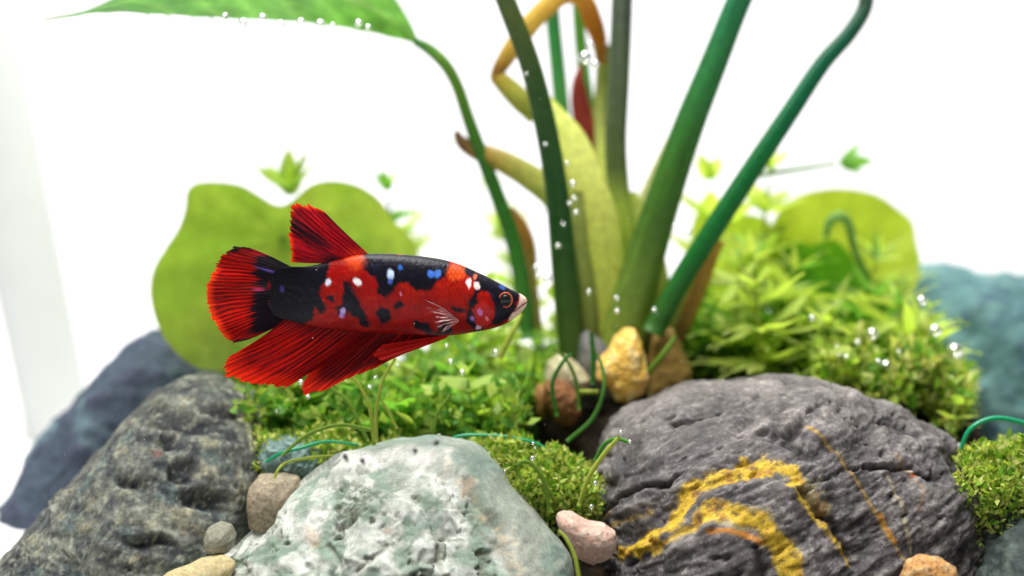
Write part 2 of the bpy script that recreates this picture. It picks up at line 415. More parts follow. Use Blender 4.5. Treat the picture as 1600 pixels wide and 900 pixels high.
for ln, cl, w in (([(1262,668),(1300,700),(1345,760),(1370,800),(1395,850),(1415,885)], (0.42, 0.27, 0.05), 1.5), ([(1375,800),(1395,845)], (0.55, 0.25, 0.02), 2.5), ([(1390,745),(1410,800),(1425,870)], (0.33, 0.30, 0.19), 2.2),
                  ([(1190,848),(1150,830),(1120,828)], (0.5, 0.2, 0.02), 3), ([(1400,715),(1440,760),(1436,800)], (0.25, 0.16, 0.08), 1.2)):
    m = sstep(w + 2, w - 1, seg_dist(px + warp * 0.5, ln)) * front; c = mixc(c, m * 0.9, cl)
c = mixc(c, sstep(3, -3, ell(px, 1427, 735, 7, 4, 30)) * front, (0.65, 0.55, 0.42)); c = mixc(c, sstep(3, -2, ell(px, 1431, 740, 4, 4)) * front, (0.55, 0.16, 0.04))
c *= np.array([0.76, 0.725, 0.735]) * (1 + 0.2 * n3)[:, None] * np.clip(1 + 0.55 * n1 + 0.35 * n2, .35, 1.9)[:, None] ** (1 - vm[:, None] * .8)  # low parts of the relief darkened: hollow shading put into the stone colour
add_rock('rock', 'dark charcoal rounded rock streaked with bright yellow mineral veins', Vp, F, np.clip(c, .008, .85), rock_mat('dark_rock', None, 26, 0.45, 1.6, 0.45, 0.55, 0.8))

# --- dark conglomerate rock
poly = [(-60,960),(-20,880),(60,790),(120,720),(170,660),(210,620),(255,592),(300,588),(350,612),(395,650),(415,700),(418,760),(410,830),(400,930),(330,1060),(100,1110),(-60,1060)]
V, F, nr = rock_shape([(x + 5, y + 14) for x, y in poly], 28.8, 2.4, 130, 2.5, 5, 0.4)
px = to_px(V); front = V[:, 1] < 30
Q = V * np.array([0.7, 1, 1.5]) ; Q[:, 2] += 0.5 * V[:, 0]
n1, n2, n3 = fbm(Q, 0.9, 5, 0.6, off=14), fbm(V, 2.3, 5, 0.6, off=6), fbm(V, 7, 4, 0.7, off=15)
gro = sstep(0.72, 0.98, ridged(Q, 0.75, 4, off=3))
knob = sstep(0.25, 0.6, fbm(V, 1.6, 3, off=28))
fa, fe = facets(Q, 0.75, 9)
d = 0.12 * fbm(V, 0.6, 3, off=20) + 0.06 * n1 + 0.015 * n2 - 0.07 * gro + 0.04 * knob + 0.28 * fa
pit = np.zeros(len(V))
for cx, cy, rx, ry in ((285,660,55,12),(262,685,12,8),(288,735,24,15),(200,755,25,9),(350,650,30,8),(250,640,20,8),(320,780,40,10),(230,850,30,8)):
    pit = np.maximum(pit, sstep(7, -7, ell(px + 10 * np.stack([n2, n1], 1), cx, cy, rx, ry, 10)) * front)
d -= 0.22 * pit + 0.05 * sstep(0.90, 1.0, ridged(V, 1.1, 4, off=37))
Vp = V + nr * d[:, None]
c = np.tile([0.085, 0.09, 0.083], (len(V), 1))
c = mixc(c, sstep(0.0, 0.7, n1) * 0.8, (0.22, 0.235, 0.19)); c = mixc(c, sstep(0.15, 0.7, -n1) * 0.5, (0.12, 0.18, 0.165))
c = mixc(c, sstep(0.3, 0.8, n2) * 0.6, (0.27, 0.255, 0.16)); c = mixc(c, sstep(0.1, 0.6, -n2) * 0.75, (0.028, 0.034, 0.042))
c = mixc(c, np.maximum(gro * 0.8, pit * 0.85), (0.018, 0.02, 0.026)); c = mixc(c, sstep(0.35, 0.8, n3) * 0.35, (0.34, 0.34, 0.25))
c = mixc(c, sstep(3, -2, ell(px, 247, 705, 8, 6)) * front * .35, (0.25, 0.06, 0.05))
c = mixc(c, sstep(4, 1, seg_dist(px + 6 * n2[:, None], [(377,658),(390,685),(396,705)])) * front, (0.50, 0.50, 0.33))
c = mixc(c, sstep(0.90, 1.0, ridged(V, 1.1, 4, off=37)) * 0.7, (0.02, 0.022, 0.026)); c = mixc(c, sstep(0.25, 0.7, fbm(V, 3.5, 4, .6, off=55)) * 0.35, (0.30, 0.32, 0.25))
c *= 1.05 * (1 + 0.28 * n3)[:, None]
add_rock('rock', 'rough pitted dark grey-green conglomerate rock beside the pale rock', Vp, F, np.clip(c, .006, .8), rock_mat('conglomerate', None, 13, 0.3, 1.75, 0.6, 0.65, 0.4))

def plain_rock(name, label, poly, Y, T, n, cols, sc=0.8, amp=0.08, power=2.3, smooth=6, tilt=0.0, rough=0.65, grain_amt=0.25, cat='rock', group=None, facet=0.0):
    V, F, nr = rock_shape(poly, Y, T, n, power, smooth, tilt)
    size = np.ptp(V[:, 0]); q = V / size * 6
    n1, n2, n3 = fbm(q, sc, 5, 0.55, off=Y * 3.1 + poly[0][0] * .17), fbm(q, sc * 3, 4, 0.6, off=poly[0][1] * .13), fbm(q, sc * 9, 3, 0.6, off=3)
    d = size * amp * (n1 * 0.6 + 0.25 * n2 + 0.06 * n3)
    if facet:
        d += -size * facet * np.abs(perlin(q * 0.9 + 5.5)) 
    c = np.tile(cols[0], (len(V), 1)); c = mixc(c, sstep(-0.1, 0.6, n1), cols[1]); c = mixc(c, sstep(0.15, 0.7, n2) * 0.8, cols[2])
    c *= (1 + grain_amt * n3)[:, None]
    return add_rock(name, label, V + nr * d[:, None], F, np.clip(c, .005, .9), rock_mat(name + '_stone', None, 14, 0.75, 1.25, 0.35, rough), cat, group)

plain_rock('rock', 'smooth slate-blue rock leaning behind the pitted conglomerate rock', [(-40,900),(0,800),(40,745),(70,690),(120,630),(170,565),(210,522),(245,510),(285,520),(320,550),(345,600),(360,700),(300,800),(200,900),(60,960)], 35.5, 3.5, 60,
           ((0.07, 0.095, 0.13), (0.16, 0.24, 0.27), (0.065, 0.07, 0.115)), 0.6, 0.05)
plain_rock('rock', 'teal-blue rock behind the green plants and the dark veined rock', [(1405,470),(1440,424),(1480,418),(1540,428),(1600,436),(1680,450),(1740,520),(1760,640),(1700,760),(1500,760),(1420,680),(1395,570)], 38.5, 4.0, 60,
           ((0.09, 0.19, 0.19), (0.15, 0.28, 0.27), (0.05, 0.10, 0.14)), 0.6, 0.05)
plain_rock('rock', 'dark green-grey rock below the moss beside the veined rock', [(1520,890),(1545,850),(1580,820),(1620,800),(1680,800),(1720,880),(1700,1000),(1600,1040),(1530,980)], 26.5, 2.0, 50,
           ((0.045, 0.06, 0.055), (0.085, 0.11, 0.095), (0.03, 0.035, 0.04)), 0.8, 0.06)
plain_rock('rock', 'small sharp dark teal stone wedged in the moss', [(1568,785),(1580,758),(1605,742),(1650,738),(1660,780),(1640,812),(1585,806)], 27.6, 0.8, 30,
           ((0.03, 0.10, 0.10), (0.05, 0.15, 0.14), (0.02, 0.06, 0.06)), 0.8, 0.06, 3.2, 2)
plain_rock('rock', 'small teal-grey stone tucked between pitted rock and grass', [(408,700),(422,684),(455,680),(490,690),(505,715),(495,745),(450,752),(418,742)], 28.6, 0.9, 40,
           ((0.14, 0.22, 0.20), (0.24, 0.33, 0.30), (0.05, 0.09, 0.085)), 0.8, 0.10, 2.8, 3)
plain_rock('pebble', 'tan pebble wedged between the conglomerate and the pale rock', [(388,790),(390,760),(405,744),(440,742),(465,748),(475,780),(460,820),(420,835),(392,820)], 27.2, 0.7, 40,
           ((0.33, 0.28, 0.20), (0.42, 0.35, 0.24), (0.22, 0.17, 0.11)), 0.8, 0.03, 2.6, 4, cat='pebble')
plain_rock('pebble', 'small smooth olive-grey pebble against the conglomerate rock', [(320,840),(326,824),(342,817),(360,823),(368,840),(360,860),(340,868),(325,858)], 26.2, 0.5, 40,
           ((0.25, 0.25, 0.19), (0.31, 0.30, 0.23), (0.20, 0.19, 0.14)), 0.8, 0.02, 2.3, 6, cat='pebble')
plain_rock('pebble', 'sandy yellow pebble at the foot of the pale rock', [(225,925),(262,896),(310,876),(345,868),(370,880),(350,930),(280,960)], 25.6, 0.5, 40,
           ((0.50, 0.42, 0.22), (0.56, 0.48, 0.27), (0.40, 0.32, 0.17)), 0.8, 0.02, 2.4, 6, cat='pebble')
plain_rock('pebble', 'pink speckled pebble between the pale rock and the veined rock', [(868,812),(872,802),(890,800),(905,808),(920,816),(945,820),(962,832),(963,855),(950,872),(925,880),(900,868),(885,845)], 25.0, 0.45, 50,
           ((0.55, 0.37, 0.29), (0.62, 0.50, 0.41), (0.42, 0.22, 0.17)), 1.0, 0.025, 2.5, 4, cat='pebble')
plain_rock('pebble', 'orange-brown mottled pebble at the foot of the veined rock', [(1408,905),(1418,880),(1440,868),(1468,872),(1490,885),(1500,910),(1480,950),(1430,950)], 24.6, 0.4, 45,
           ((0.55, 0.28, 0.09), (0.62, 0.40, 0.18), (0.22, 0.13, 0.10)), 0.9, 0.04, 2.5, 3, cat='pebble')
plain_rock('pebble', 'knobbly golden-orange quartz stone at the plant base', [(934,565),(950,548),(962,528),(975,514),(992,516),(1002,535),(1006,560),(1014,590),(1004,612),(980,626),(962,624),(950,605),(932,590)], 31.0, 0.6, 60,
           ((0.82, 0.52, 0.11), (0.88, 0.68, 0.30), (0.70, 0.30, 0.04)), 0.7, 0.05, 2.8, 2, 0.1, 0.4, cat='pebble')
plain_rock('pebble', 'upright ochre-brown rounded pebble beside the golden quartz', [(1012,560),(1018,525),(1035,510),(1052,514),(1064,540),(1080,580),(1078,620),(1040,640),(1012,620)], 32.6, 0.6, 40,
           ((0.35, 0.23, 0.06), (0.42, 0.28, 0.08), (0.24, 0.15, 0.045)), 0.8, 0.03, 2.4, 4, cat='pebble')
plain_rock('pebble', 'grey slate pebble leaning behind the golden quartz', [(898,600),(902,550),(906,522),(918,516),(938,530),(952,545),(945,570),(935,620),(905,630)], 32.2, 0.5, 40,
           ((0.16, 0.16, 0.15), (0.25, 0.25, 0.24), (0.09, 0.09, 0.08)), 0.8, 0.03, 2.6, 3, cat='pebble')
plain_rock('pebble', 'cream pebble resting on the rust-brown pebble', [(848,590),(856,566),(872,554),(888,556),(905,572),(922,592),(920,612),(895,620),(862,612)], 31.4, 0.55, 40,
           ((0.48, 0.44, 0.26), (0.58, 0.54, 0.36), (0.36, 0.33, 0.17)), 0.8, 0.03, 2.4, 4, cat='pebble')
plain_rock('pebble', 'rust-brown rough pebble under the cream pebble', [(850,600),(866,590),(885,598),(902,615),(908,645),(895,665),(870,662),(855,635)], 30.6, 0.5, 40,
           ((0.20, 0.09, 0.035), (0.30, 0.13, 0.05), (0.10, 0.05, 0.025)), 1.0, 0.05, 2.4, 3, cat='pebble')
plain_rock('pebble', 'small amber pebble beside the rust-brown pebble', [(834,615),(840,600),(852,602),(858,625),(854,650),(840,650)], 31.0, 0.3, 30,
           ((0.30, 0.16, 0.05), (0.36, 0.20, 0.07), (0.2, 0.1, 0.03)), 0.8, 0.03, 2.4, 4, cat='pebble')

# ---------------------------------------------------------------- the fish
FY = 26.5
fish = thing('fish', 'red and black koi-patterned fighting fish swimming above the rocks', 'fish', at(600, 560, FY))
# station: x, top, bottom, half width (all in photo pixels)
ST = np.array([(416,448,468,0.5),(421,437,479,1.0),(430,424,493,1.4),(450,417,501,3),(480,416,508,8),(520,408,514,17),(560,398,518,23),(600,396.5,521,27),(640,398.5,523,30),(680,403.5,524.5,31),(705,409,524,30),(725,416,521.5,29.5),
               (745,425,518,28.5),(762,433,515,26.5),(780,442.5,510,23),(795,450.5,503,18.5),(806,456,495.5,13.5),(815,460,487.5,9),(821,464.5,480,5.5),(823.5,469,475,2.0)], float)
NU, NV = 420, 150
k = np.linspace(0, len(ST) - 1, len(ST)); u = np.concatenate([np.linspace(0, 16, 330, endpoint=False), np.linspace(16, 19, 90)])
def cr1(col):
    return catmull(np.column_stack([k, ST[:, col]]), 6000)
_t = np.linspace(0, 19, 6000)
prof = [np.interp(u, _t, catmull(ST, 6000)[:, q]) for q in range(4)]
th = np.linspace(0, 2 * math.pi, NV, endpoint=False)
bx = np.repeat(prof[0], NV); mid = np.repeat((prof[1] + prof[2]) / 2, NV); hh = np.repeat((prof[2] - prof[1]) / 2, NV); hw = np.repeat(prof[3], NV)
T = np.tile(th, NU)
cs_, sn_ = np.cos(T), np.sin(T)
py = mid - hh * np.sign(sn_) * np.abs(sn_) ** 0.95
wy = hw * np.sign(cs_) * np.abs(cs_) ** 0.92
P2 = np.stack([bx, py], 1)
PXC = K * FY / 800                          # cm per photo pixel at the fish
c3 = np.stack([bx * PXC, py * PXC, wy * PXC * 0 + (wy > 0) * 7.0], 1)
w3 = np.stack([bx, py, np.zeros_like(bx)], 1)
wp = np.stack([fbm(w3, 0.06, 4, 0.6, off=2), fbm(w3, 0.06, 4, 0.6, off=52)], 1) * 4.5
# scales: staggered rows of arcs
row = np.floor(py / 5.4); sxx = (bx + (row % 2) * 3.5) / 7.0; fx, fy = sxx - np.floor(sxx), py / 5.4 - row
arc = np.hypot((fx - 0.15) * 1.15, (fy - 0.5) * 1.3)
cell = np.stack([np.floor(sxx), row, np.zeros_like(row)], 1) * 7.31 + 0.37
crand = perlin(cell)
edge = sstep(0.50, 0.80, arc)
on_scale = sstep(768, 730, bx)
red, black = np.array([0.36, 0.005, 0.003]), np.array([0.007, 0.006, 0.012])
c = np.tile(red, (len(bx), 1))
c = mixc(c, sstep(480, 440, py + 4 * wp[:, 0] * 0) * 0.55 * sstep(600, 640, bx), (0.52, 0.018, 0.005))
c = mixc(c, sstep(-0.2, 0.7, fbm(w3, 0.035, 4, off=5)) * 0.5, (0.20, 0.003, 0.004))
c = mixc(c, sstep(0.0, 0.6, fbm(np.column_stack([bx * .22, py * .05, 0 * bx]), 1, 4, .6, off=61)) * 0.4, (0.16, 0.003, 0.003))
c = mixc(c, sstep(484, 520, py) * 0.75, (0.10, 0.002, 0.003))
c = mixc(c, (0.42 * edge * on_scale), (0.20, 0.004, 0.004)); c = mixc(c, sstep(0.1, 0.7, crand) * 0.35 * on_scale, (0.52, 0.022, 0.005))
blots = [poly_sd(P2 + wp, q) for q in (
    [(420,405),(512,404),(516,420),(508,440),(500,455),(505,470),(494,480),(487,500),(470,512),(420,510)],
    [(566,390),(700,400),(706,415),(699,430),(684,437),(676,449),(655,452),(642,441),(628,440),(616,452),(603,464),(593,452),(592,438),(578,428),(568,412)],
    [(536,434),(548,440),(554,455),(566,470),(574,492),(582,506),(566,507),(558,492),(545,486),(530,492),(525,480),(538,470),(541,455)],
    [(716,408),(745,420),(800,450),(812,456),(806,478),(801,494),(786,504),(772,505),(768,498),(774,486),(770,474),(766,458),(752,453),(747,466),(742,474),(734,476),(731,468),(744,455),(745,440),(732,428)],
    [(733,474),(739,474),(742,490),(748,504),(756,513),(748,517),(736,508),(730,494)])]
blots += [ell(P2 + wp, *q) for q in ((601,490,10,15),(626,474,7,6.5),(503,478,8,9),(519,464,6,6),(662,508,16,9,25),(697,509,11,12),(717,480,12,5,10),(548,505,0.5,0.5),(690,520,14,4))]
for q in blots:
    c = mixc(c, sstep(2.2, -2.2, q), black)
dark = 1 - sstep(-2.2, 2.2, np.min(blots, axis=0))
c = mixc(c, sstep(0.3, 0.8, crand) * dark * 0.4, (0.035, 0.035, 0.095)); c = mixc(c, dark * edge * on_scale * 0.5, (0.004, 0.004, 0.007))
c = mixc(c, sstep(4, -4, ell(P2 + wp, 713, 424, 14, 12)) * 0.8 * (1 - edge * .6), (0.80, 0.10, 0.012)); c = mixc(c, sstep(5, -5, ell(P2 + wp, 556, 408, 16, 9)) * 0.7, (0.75, 0.09, 0.015))
c = mixc(c, sstep(3, -3, ell(P2 + wp, 755, 488, 16, 20, -15)) * 0.75 * (1 - 0.5 * edge), (0.50, 0.03, 0.03))
for cx, cy, rx, ry, cl in ((514,440,5,6.5,(0.75,0.78,0.95)),(560.5,439,6,7.5,(0.92,0.85,0.88)),(613,427,5,8,(0.55,0.68,0.95)),(612,438,4,5,(0.06,0.10,0.4)),(734,440,4,7.5,(0.9,0.84,0.85)),(745.5,444,4.5,6,(0.92,0.7,0.64)),(742,430,3,4.5,(0.75,0.14,0.08)),
        (675,426,5.5,6,(0.05,0.16,0.6)),(685,426,5,6,(0.06,0.18,0.6)),(627,415,4,3.5,(0.03,0.12,0.5)),(538,483,4.5,4,(0.5,0.35,0.75)),(537,490,4,4,(0.4,0.22,0.6)),(627,456,1.8,1.8,(0.8,0.25,0.4)),
        (751,484,5,5,(0.55,0.16,0.42)),(748,509,5,4,(0.5,0.32,0.42)),(760,495,3,3,(0.6,0.2,0.2)),(785,448,5,3,(0.03,0.08,0.3)),(441,451,4,5,(0.07,0.06,0.3)),(738,494,2.5,4,(0.3,0.15,0.5))):
    c = mixc(c, sstep(1.0, -1.2, ell(P2 + wp * 0.55, cx, cy, rx, ry)), cl)
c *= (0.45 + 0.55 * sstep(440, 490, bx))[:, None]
lip = poly_sd(P2 + wp * 0.25, [(808,452),(816,455),(830,466),(830,478),(815,490),(802,499),(794,501),(798,491),(806,482),(811,470),(812,462)])
c = mixc(c, sstep(1.5, -2, lip), (0.80, 0.58, 0.47)); c = mixc(c, sstep(1.5, -2, lip) * sstep(0.1, 0.5, fbm(w3, 0.2, 3)) * 0.5, (0.6, 0.18, 0.10))
mouth = sstep(1.8, 0.3, seg_dist(P2, [(826,470.5),(816,476),(804,485)])); c = mixc(c, mouth * 0.85, (0.12, 0.02, 0.015))
dis = PXC * (0.55 * (1 - edge) * (0.6 + 0.8 * crand) * on_scale - 1.6 * mouth - 1.6 * sstep(3, 0, seg_dist(P2, [(728,462),(733,480),(738,498),(748,512)])) + 1.2 * sstep(16, 8, np.hypot(bx - 757, py - 486) * 0.8) + 0.35 * fbm(w3, 0.12, 3)
             - 1.3 * sstep(13, 7, np.hypot(bx - 790, py - 466.5)))
wy2 = (wy * PXC + dis * np.sign(wy) * np.minimum(1, np.abs(wy) / 6))
Vb = np.stack([(bx - 800) * PXC, FY + wy2, np.zeros_like(bx)], 1)
# place by height on the fish plane
zz_ = np.array([at(800, y, FY)[2] for y in np.linspace(380, 640, 261)])
def fish_pt(x, y, off=0.0):
    x = np.asarray(x, float); y = np.asarray(y, float)
    z = np.interp(y, np.linspace(380, 640, 261), zz_) if np.all((y > 380) & (y < 640)) else np.array([at(800, q, FY)[2] for q in np.ravel(y)]).reshape(y.shape)
    d = CAM_Z - z; depth = FY * math.cos(PITCH) + d * math.sin(PITCH)
    return np.stack([(x - 800) / 800 * K * depth, np.broadcast_to(FY + np.asarray(off, float), x.shape), z], -1)
Vb = fish_pt(bx, py, 0); Vb[:, 1] = FY + wy2
FB = grid_faces(NU, NV, True).tolist(); FB.append(list(range(NV))[::-1]); FB.append([(NU - 1) * NV + q for q in range(NV)])
m, nt, out = nodes('fish_skin')
p = N(nt, 'ShaderNodeBsdfPrincipled', i_Roughness=0.36); p.inputs['Specular IOR Level'].default_value = 0.13
cc, f = grain(nt, colour_source(nt, None), 40, 0.8, 1.2, 3)
b = N(nt, 'ShaderNodeBump', i_Strength=0.15, i_Distance=0.01 * U); nt.links.new(f, b.inputs['Height']); nt.links.new(b.outputs[0], p.inputs['Normal'])
nt.links.new(cc, p.inputs['Base Color']); nt.links.new(p.outputs[0], out.inputs[0]); m_skin = m
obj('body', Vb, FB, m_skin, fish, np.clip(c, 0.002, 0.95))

m_fin = leaf_mat('fin_membrane', None, 0.5, (1.25, 0.8, 0.7), 20, 0.85, 1.15, 0.4, 0, 0.3)
def fin(name, pairs, rays, colour, mat=m_fin, sub=7, ns=46, jag=0.035, wave=0.12, off=0.0, bow=0.0, corr=0.007, seed=0):
    r = np.random.default_rng(seed)
    pr = np.array(pairs, float).reshape(len(pairs), 4)
    nt_ = rays * sub + 1; C = catmull(pr, nt_)
    ph = np.linspace(0, rays, nt_); fr = ph - np.floor(ph)
    ray_id = np.minimum(np.floor(ph + 0.5).astype(int), rays)
    ext = 1 + jag * 1.3 * (r.random(rays + 1)[ray_id] - 0.6) + jag * 0.9 * (r.random(rays + 1) ** 2)[ray_id] * (np.abs(np.cos(ph * math.pi)) - 0.7) + 0.012 * r.normal(size=nt_)
    s = np.linspace(0, 1, ns)
    S_, I_ = np.meshgrid(s, np.arange(nt_), indexing='ij'); S_, I_ = S_.ravel(), I_.ravel()
    bxy, txy = C[I_, :2], C[I_, 2:]
    d = txy - bxy; L = np.linalg.norm(d, axis=1); nrm = np.stack([-d[:, 1], d[:, 0]], 1)
    e = S_ * (1 + (ext[I_] - 1) * sstep(0.5, 1, S_))
    Pp = bxy + d * e[:, None] + nrm * (bow * np.sin(S_ * math.pi))[:, None]
    q = ph[I_]
    offy = off + corr * np.cos(q * 2 * math.pi) * sstep(0, .2, S_) + wave * S_ * np.sin(q / rays * 7 + S_ * 2.5 + seed) + 0.4 * wave * S_ * np.sin(q / rays * 19 + seed)
    V = fish_pt(Pp[:, 0], Pp[:, 1], 0); V[:, 1] += offy
    jit = 0.35 * fbm(np.column_stack([q * .45, S_ * 2.2, np.full(len(q), seed * 5.)]), 1, 3)
    rayness = np.clip(0.5 + 0.5 * np.cos((q + jit) * 2 * math.pi) + 0.25 * fbm(np.column_stack([q * 2.2, S_ * 4, np.full(len(q), seed * 7.)]), 1, 2), 0, 1)
    col = colour(Pp, S_, q / rays, rayness, ray_id[I_])
    return obj(name, V, grid_faces(ns, nt_), mat, fish, np.clip(col, 0.001, 1.0))
def q3(P, s=0.05, o=0): return fbm(np.column_stack([P, np.zeros(len(P))]), s, 4, 0.55, off=o)
RB, RD, BK = (0.52, 0.008, 0.003), (0.07, 0.002, 0.004), (0.008, 0.006, 0.012)
def stripes(P, s, t, ray, rid, seed):
    streak = fbm(np.column_stack([t * 60, s * 1.6, np.full(len(t), seed * 3.3)]), 1, 3)
    return streak
def caudal_c(P, s, t, ray, rid):
    st = stripes(P, s, t, ray, rid, 1)
    c = np.tile(RB, (len(s), 1))
    c = mixc(c, np.clip(0.95 * (1 - ray) ** 1.1 + 0.35 * sstep(0, .6, st), 0, .92), RD)
    c = mixc(c, sstep(0.12, 0.0, t) * 0.6, (0.20, 0.004, 0.05))
    c = mixc(c, sstep(0.04, -0.04, s - 0.47 - 0.12 * st - 0.10 * np.sin(t * 9 + 1) - 0.30 * sstep(0.72, 1.0, t)), BK)
    c = mixc(c, sstep(0.86, 0.93, s + 0.1 * sstep(.5, 0, t) * 0 + 0.03 * st) * np.maximum(sstep(0.20, 0.10, t), sstep(0.80, 0.88, t)), BK)
    c = mixc(c, sstep(0.88, 1.0, s) * sstep(.22, .3, t) * sstep(.82, .75, t) * 0.8, (1.0, 0.06, 0.01))
    c = mixc(c, sstep(2, -2, ell(P, 404, 452, 8, 2.2)) * 0.8, (0.75, 0.05, 0.22)); c = mixc(c, sstep(2, -2, ell(P, 420, 423, 14, 1.5, 18)), (0.12, 0.10, 0.5))
    return c
fin('caudal_fin', [(455,417,388,387),(452,421,366,386),(449,427,346,404),(446,437,332,428),(444,448,322,448),(443,459,321,472),(444,470,330,502),(446,480,342,519),(449,489,356,533),(453,496,378,533),(458,501,402,525)], 34, caudal_c, wave=0.14, bow=0.012, seed=1, off=0.02)
def dorsal_c(P, s, t, ray, rid):
    st = stripes(P, s, t, ray, rid, 2)
    c = np.tile((0.48, 0.007, 0.014), (len(s), 1))
    c = mixc(c, np.clip(0.75 * (1 - ray) ** 1.4 + 0.5 * sstep(-.1, .5, st), 0, .85), (0.10, 0.003, 0.015))
    c = mixc(c, sstep(0.06, 0.0, t) * 0.9, (0.02, 0.004, 0.02))
    b1 = sstep(.04, -.04, np.abs(t - 0.56 - 0.12 * st) - 0.09) * sstep(.2, .45, s + .1 * st); b2 = sstep(.45, .15, s + .15 * st) * sstep(.55, .75, t)
    c = mixc(c, np.maximum(b1, b2) * .95, BK)
    c = mixc(c, sstep(0.9, 1.0, s) * (1 - b1) * 0.85, (0.95, 0.05, 0.01)); c = mixc(c, sstep(.25, .05, s) * sstep(.5, .3, t) * ray * 0.7, (0.8, 0.07, 0.01))
    return c
fin('dorsal_fin', [(577,398,504,327),(572,400,486,321),(564,402,466,319),(554,404,452,326),(546,406,449,349),(537,408,452,372),(528,410,455,390),(518,412,456,409)], 13, dorsal_c, wave=0.10, jag=0.06, bow=-0.015, seed=2, corr=0.012)
def anal_c(P, s, t, ray, rid):
    st = stripes(P, s, t, ray, rid, 3)
    c = np.tile((0.52, 0.007, 0.003), (len(s), 1))
    dk = sstep(0.18, 0.55, t) * sstep(1.0, 0.75, s)
    c = mixc(c, np.clip((0.7 + 0.3 * dk) * (1 - ray) ** 1.0 + 0.45 * sstep(-.1, .5, st) + 0.5 * dk, 0, .96), (0.045, 0.001, 0.003))
    c = mixc(c, sstep(0.35, 0.05, s) * sstep(0.45, .2, t) * 0.6, (0.03, 0.002, 0.006))
    c = mixc(c, sstep(0.72, 1.0, s) * (0.45 + .4 * ray) * sstep(.95, .6, t), (0.95, 0.03, 0.005))
    return c
fin('anal_fin', [(452,492,396,535),(462,497,372,549),(478,502,355,560),(498,506,349,582),(520,508,366,597),(542,510,400,604),(560,512,428,602),(572,512,440,607),(580,513,458,600),(586,513,471,588),(591,514,478,592),(597,514,472,609),(610,515,497,611),(628,516,540,592),(648,517,590,571),(668,518,636,550),(684,517,668,534),(694,521,694,525)], 40, anal_c, wave=0.16, jag=0.05, seed=3, bow=-0.02)
def pelvic_c(P, s, t, ray, rid):
    c = np.tile((0.62, 0.012, 0.008), (len(s), 1)); return mixc(c, 0.6 * (1 - ray), (0.14, 0.003, 0.004))
fin('pelvic_fin', [(704,520,602,536),(702,522,590,545),(700,524,588,556),(698,526,602,561),(696,527,640,548)], 5, pelvic_c, wave=0.03, off=-0.18, seed=4, ns=30)
m, nt, out = nodes('clear_fin')
p = N(nt, 'ShaderNodeBsdfPrincipled', i_Roughness=0.4); a = N(nt, 'ShaderNodeVertexColor'); a.layer_name = 'Col'
nt.links.new(a.outputs[0], p.inputs['Base Color']); tr = N(nt, 'ShaderNodeBsdfTransparent'); mx = N(nt, 'ShaderNodeMixShader')
sp = N(nt, 'ShaderNodeSeparateColor'); nt.links.new(a.outputs[0], sp.inputs[0])
mr = N(nt, 'ShaderNodeMapRange', i_From_Min=0.30, i_From_Max=0.8, i_To_Min=0.08, i_To_Max=0.8); nt.links.new(sp.outputs[0], mr.inputs[0]); nt.links.new(mr.outputs[0], mx.inputs[0])
nt.links.new(tr.outputs[0], mx.inputs[1]); nt.links.new(p.outputs[0], mx.inputs[2]); nt.links.new(mx.outputs[0], out.inputs[0])
def pect_c(P, s, t, ray, rid):
    st = fbm(np.column_stack([t * 14, s * 2, t * 0]), 1, 3)
    k_ = np.clip(ray ** 2 * 0.9 + 0.35 * st, 0, 1) * sstep(1.0, .75, s)
    return mixc(np.tile((0.28, 0.04, 0.04), (len(s), 1)), k_, (0.85, 0.60, 0.60))
fin('pectoral_fin', [(716,494,664,464),(717,495,662,472),(718,496,670,482),(718,497,676,494),(718,498,680,508),(718,499,690,520),(717,500,697,512)], 9, pect_c, mat=m, wave=0.05, off=-0.40, jag=0.12, seed=5, ns=30, bow=0.05)

def ball(center, r, nu=28, nv=20, sq=(1, 1, 1)):
    a = np.linspace(0, math.pi, nv); b = np.linspace(0, 2 * math.pi, nu, endpoint=False)
    V = np.array([[math.sin(x) * math.cos(y), math.cos(x), math.sin(x) * math.sin(y)] for x in a for y in b]) * r * np.array(sq) + center
    return V, grid_faces(nv, nu, True)
def simple_mat(name, col, rough=0.3, spec=0.5, metal=0.0, coat=0.0):
    m, nt, out = nodes(name); c, f = grain(nt, colour_source(nt, col), 30, 0.85, 1.15)
    p = N(nt, 'ShaderNodeBsdfPrincipled', i_Roughness=rough, i_Metallic=metal); p.inputs['Specular IOR Level'].default_value = spec; p.inputs['Coat Weight'].default_value = coat
    nt.links.new(c, p.inputs['Base Color']); nt.links.new(p.outputs[0], out.inputs[0]); return m
m_iris, m_pupil, m_ring = simple_mat('iris', (0.03, 0.02, 0.03), 0.2), simple_mat('pupil', (0.004, 0.004, 0.006), 0.3, 0.4), simple_mat('eye_ring', (0.55, 0.09, 0.02), 0.35)
for sgn in (-1, 1):
    ec = fish_pt(np.array(790.), np.array(466.5)); ec[1] = FY + sgn * 0.205
    V, Fb = ball(ec, 0.125, sq=(1, 0.55, 1.08)); e = obj('eye', V, Fb, m_iris, fish)
    V, Fb = ball(ec + np.array([0, sgn * 0.032, 0]), 0.088, sq=(1, 0.6, 1.12)); obj('pupil', V, Fb, m_pupil, e)
    t2 = np.linspace(0, 2 * math.pi, 40, endpoint=False); rp = np.stack([np.cos(t2) * 0.122, np.full(40, sgn * 0.03), np.sin(t2) * 0.132], 1) + ec
    t3 = np.linspace(0, 2 * math.pi, 8, endpoint=False)
    V = np.array([p_ + 0.017 * (math.cos(q) * (p_ - ec) / np.linalg.norm(p_ - ec) + math.sin(q) * np.array([0, 1, 0])) for p_ in rp for q in t3])
    Fr = grid_faces(40, 8, True).tolist() + [[39 * 8 + q, q, (q + 1) % 8, 39 * 8 + (q + 1) % 8] for q in range(8)]
    obj('eye_ring', V, Fr, m_ring, e)

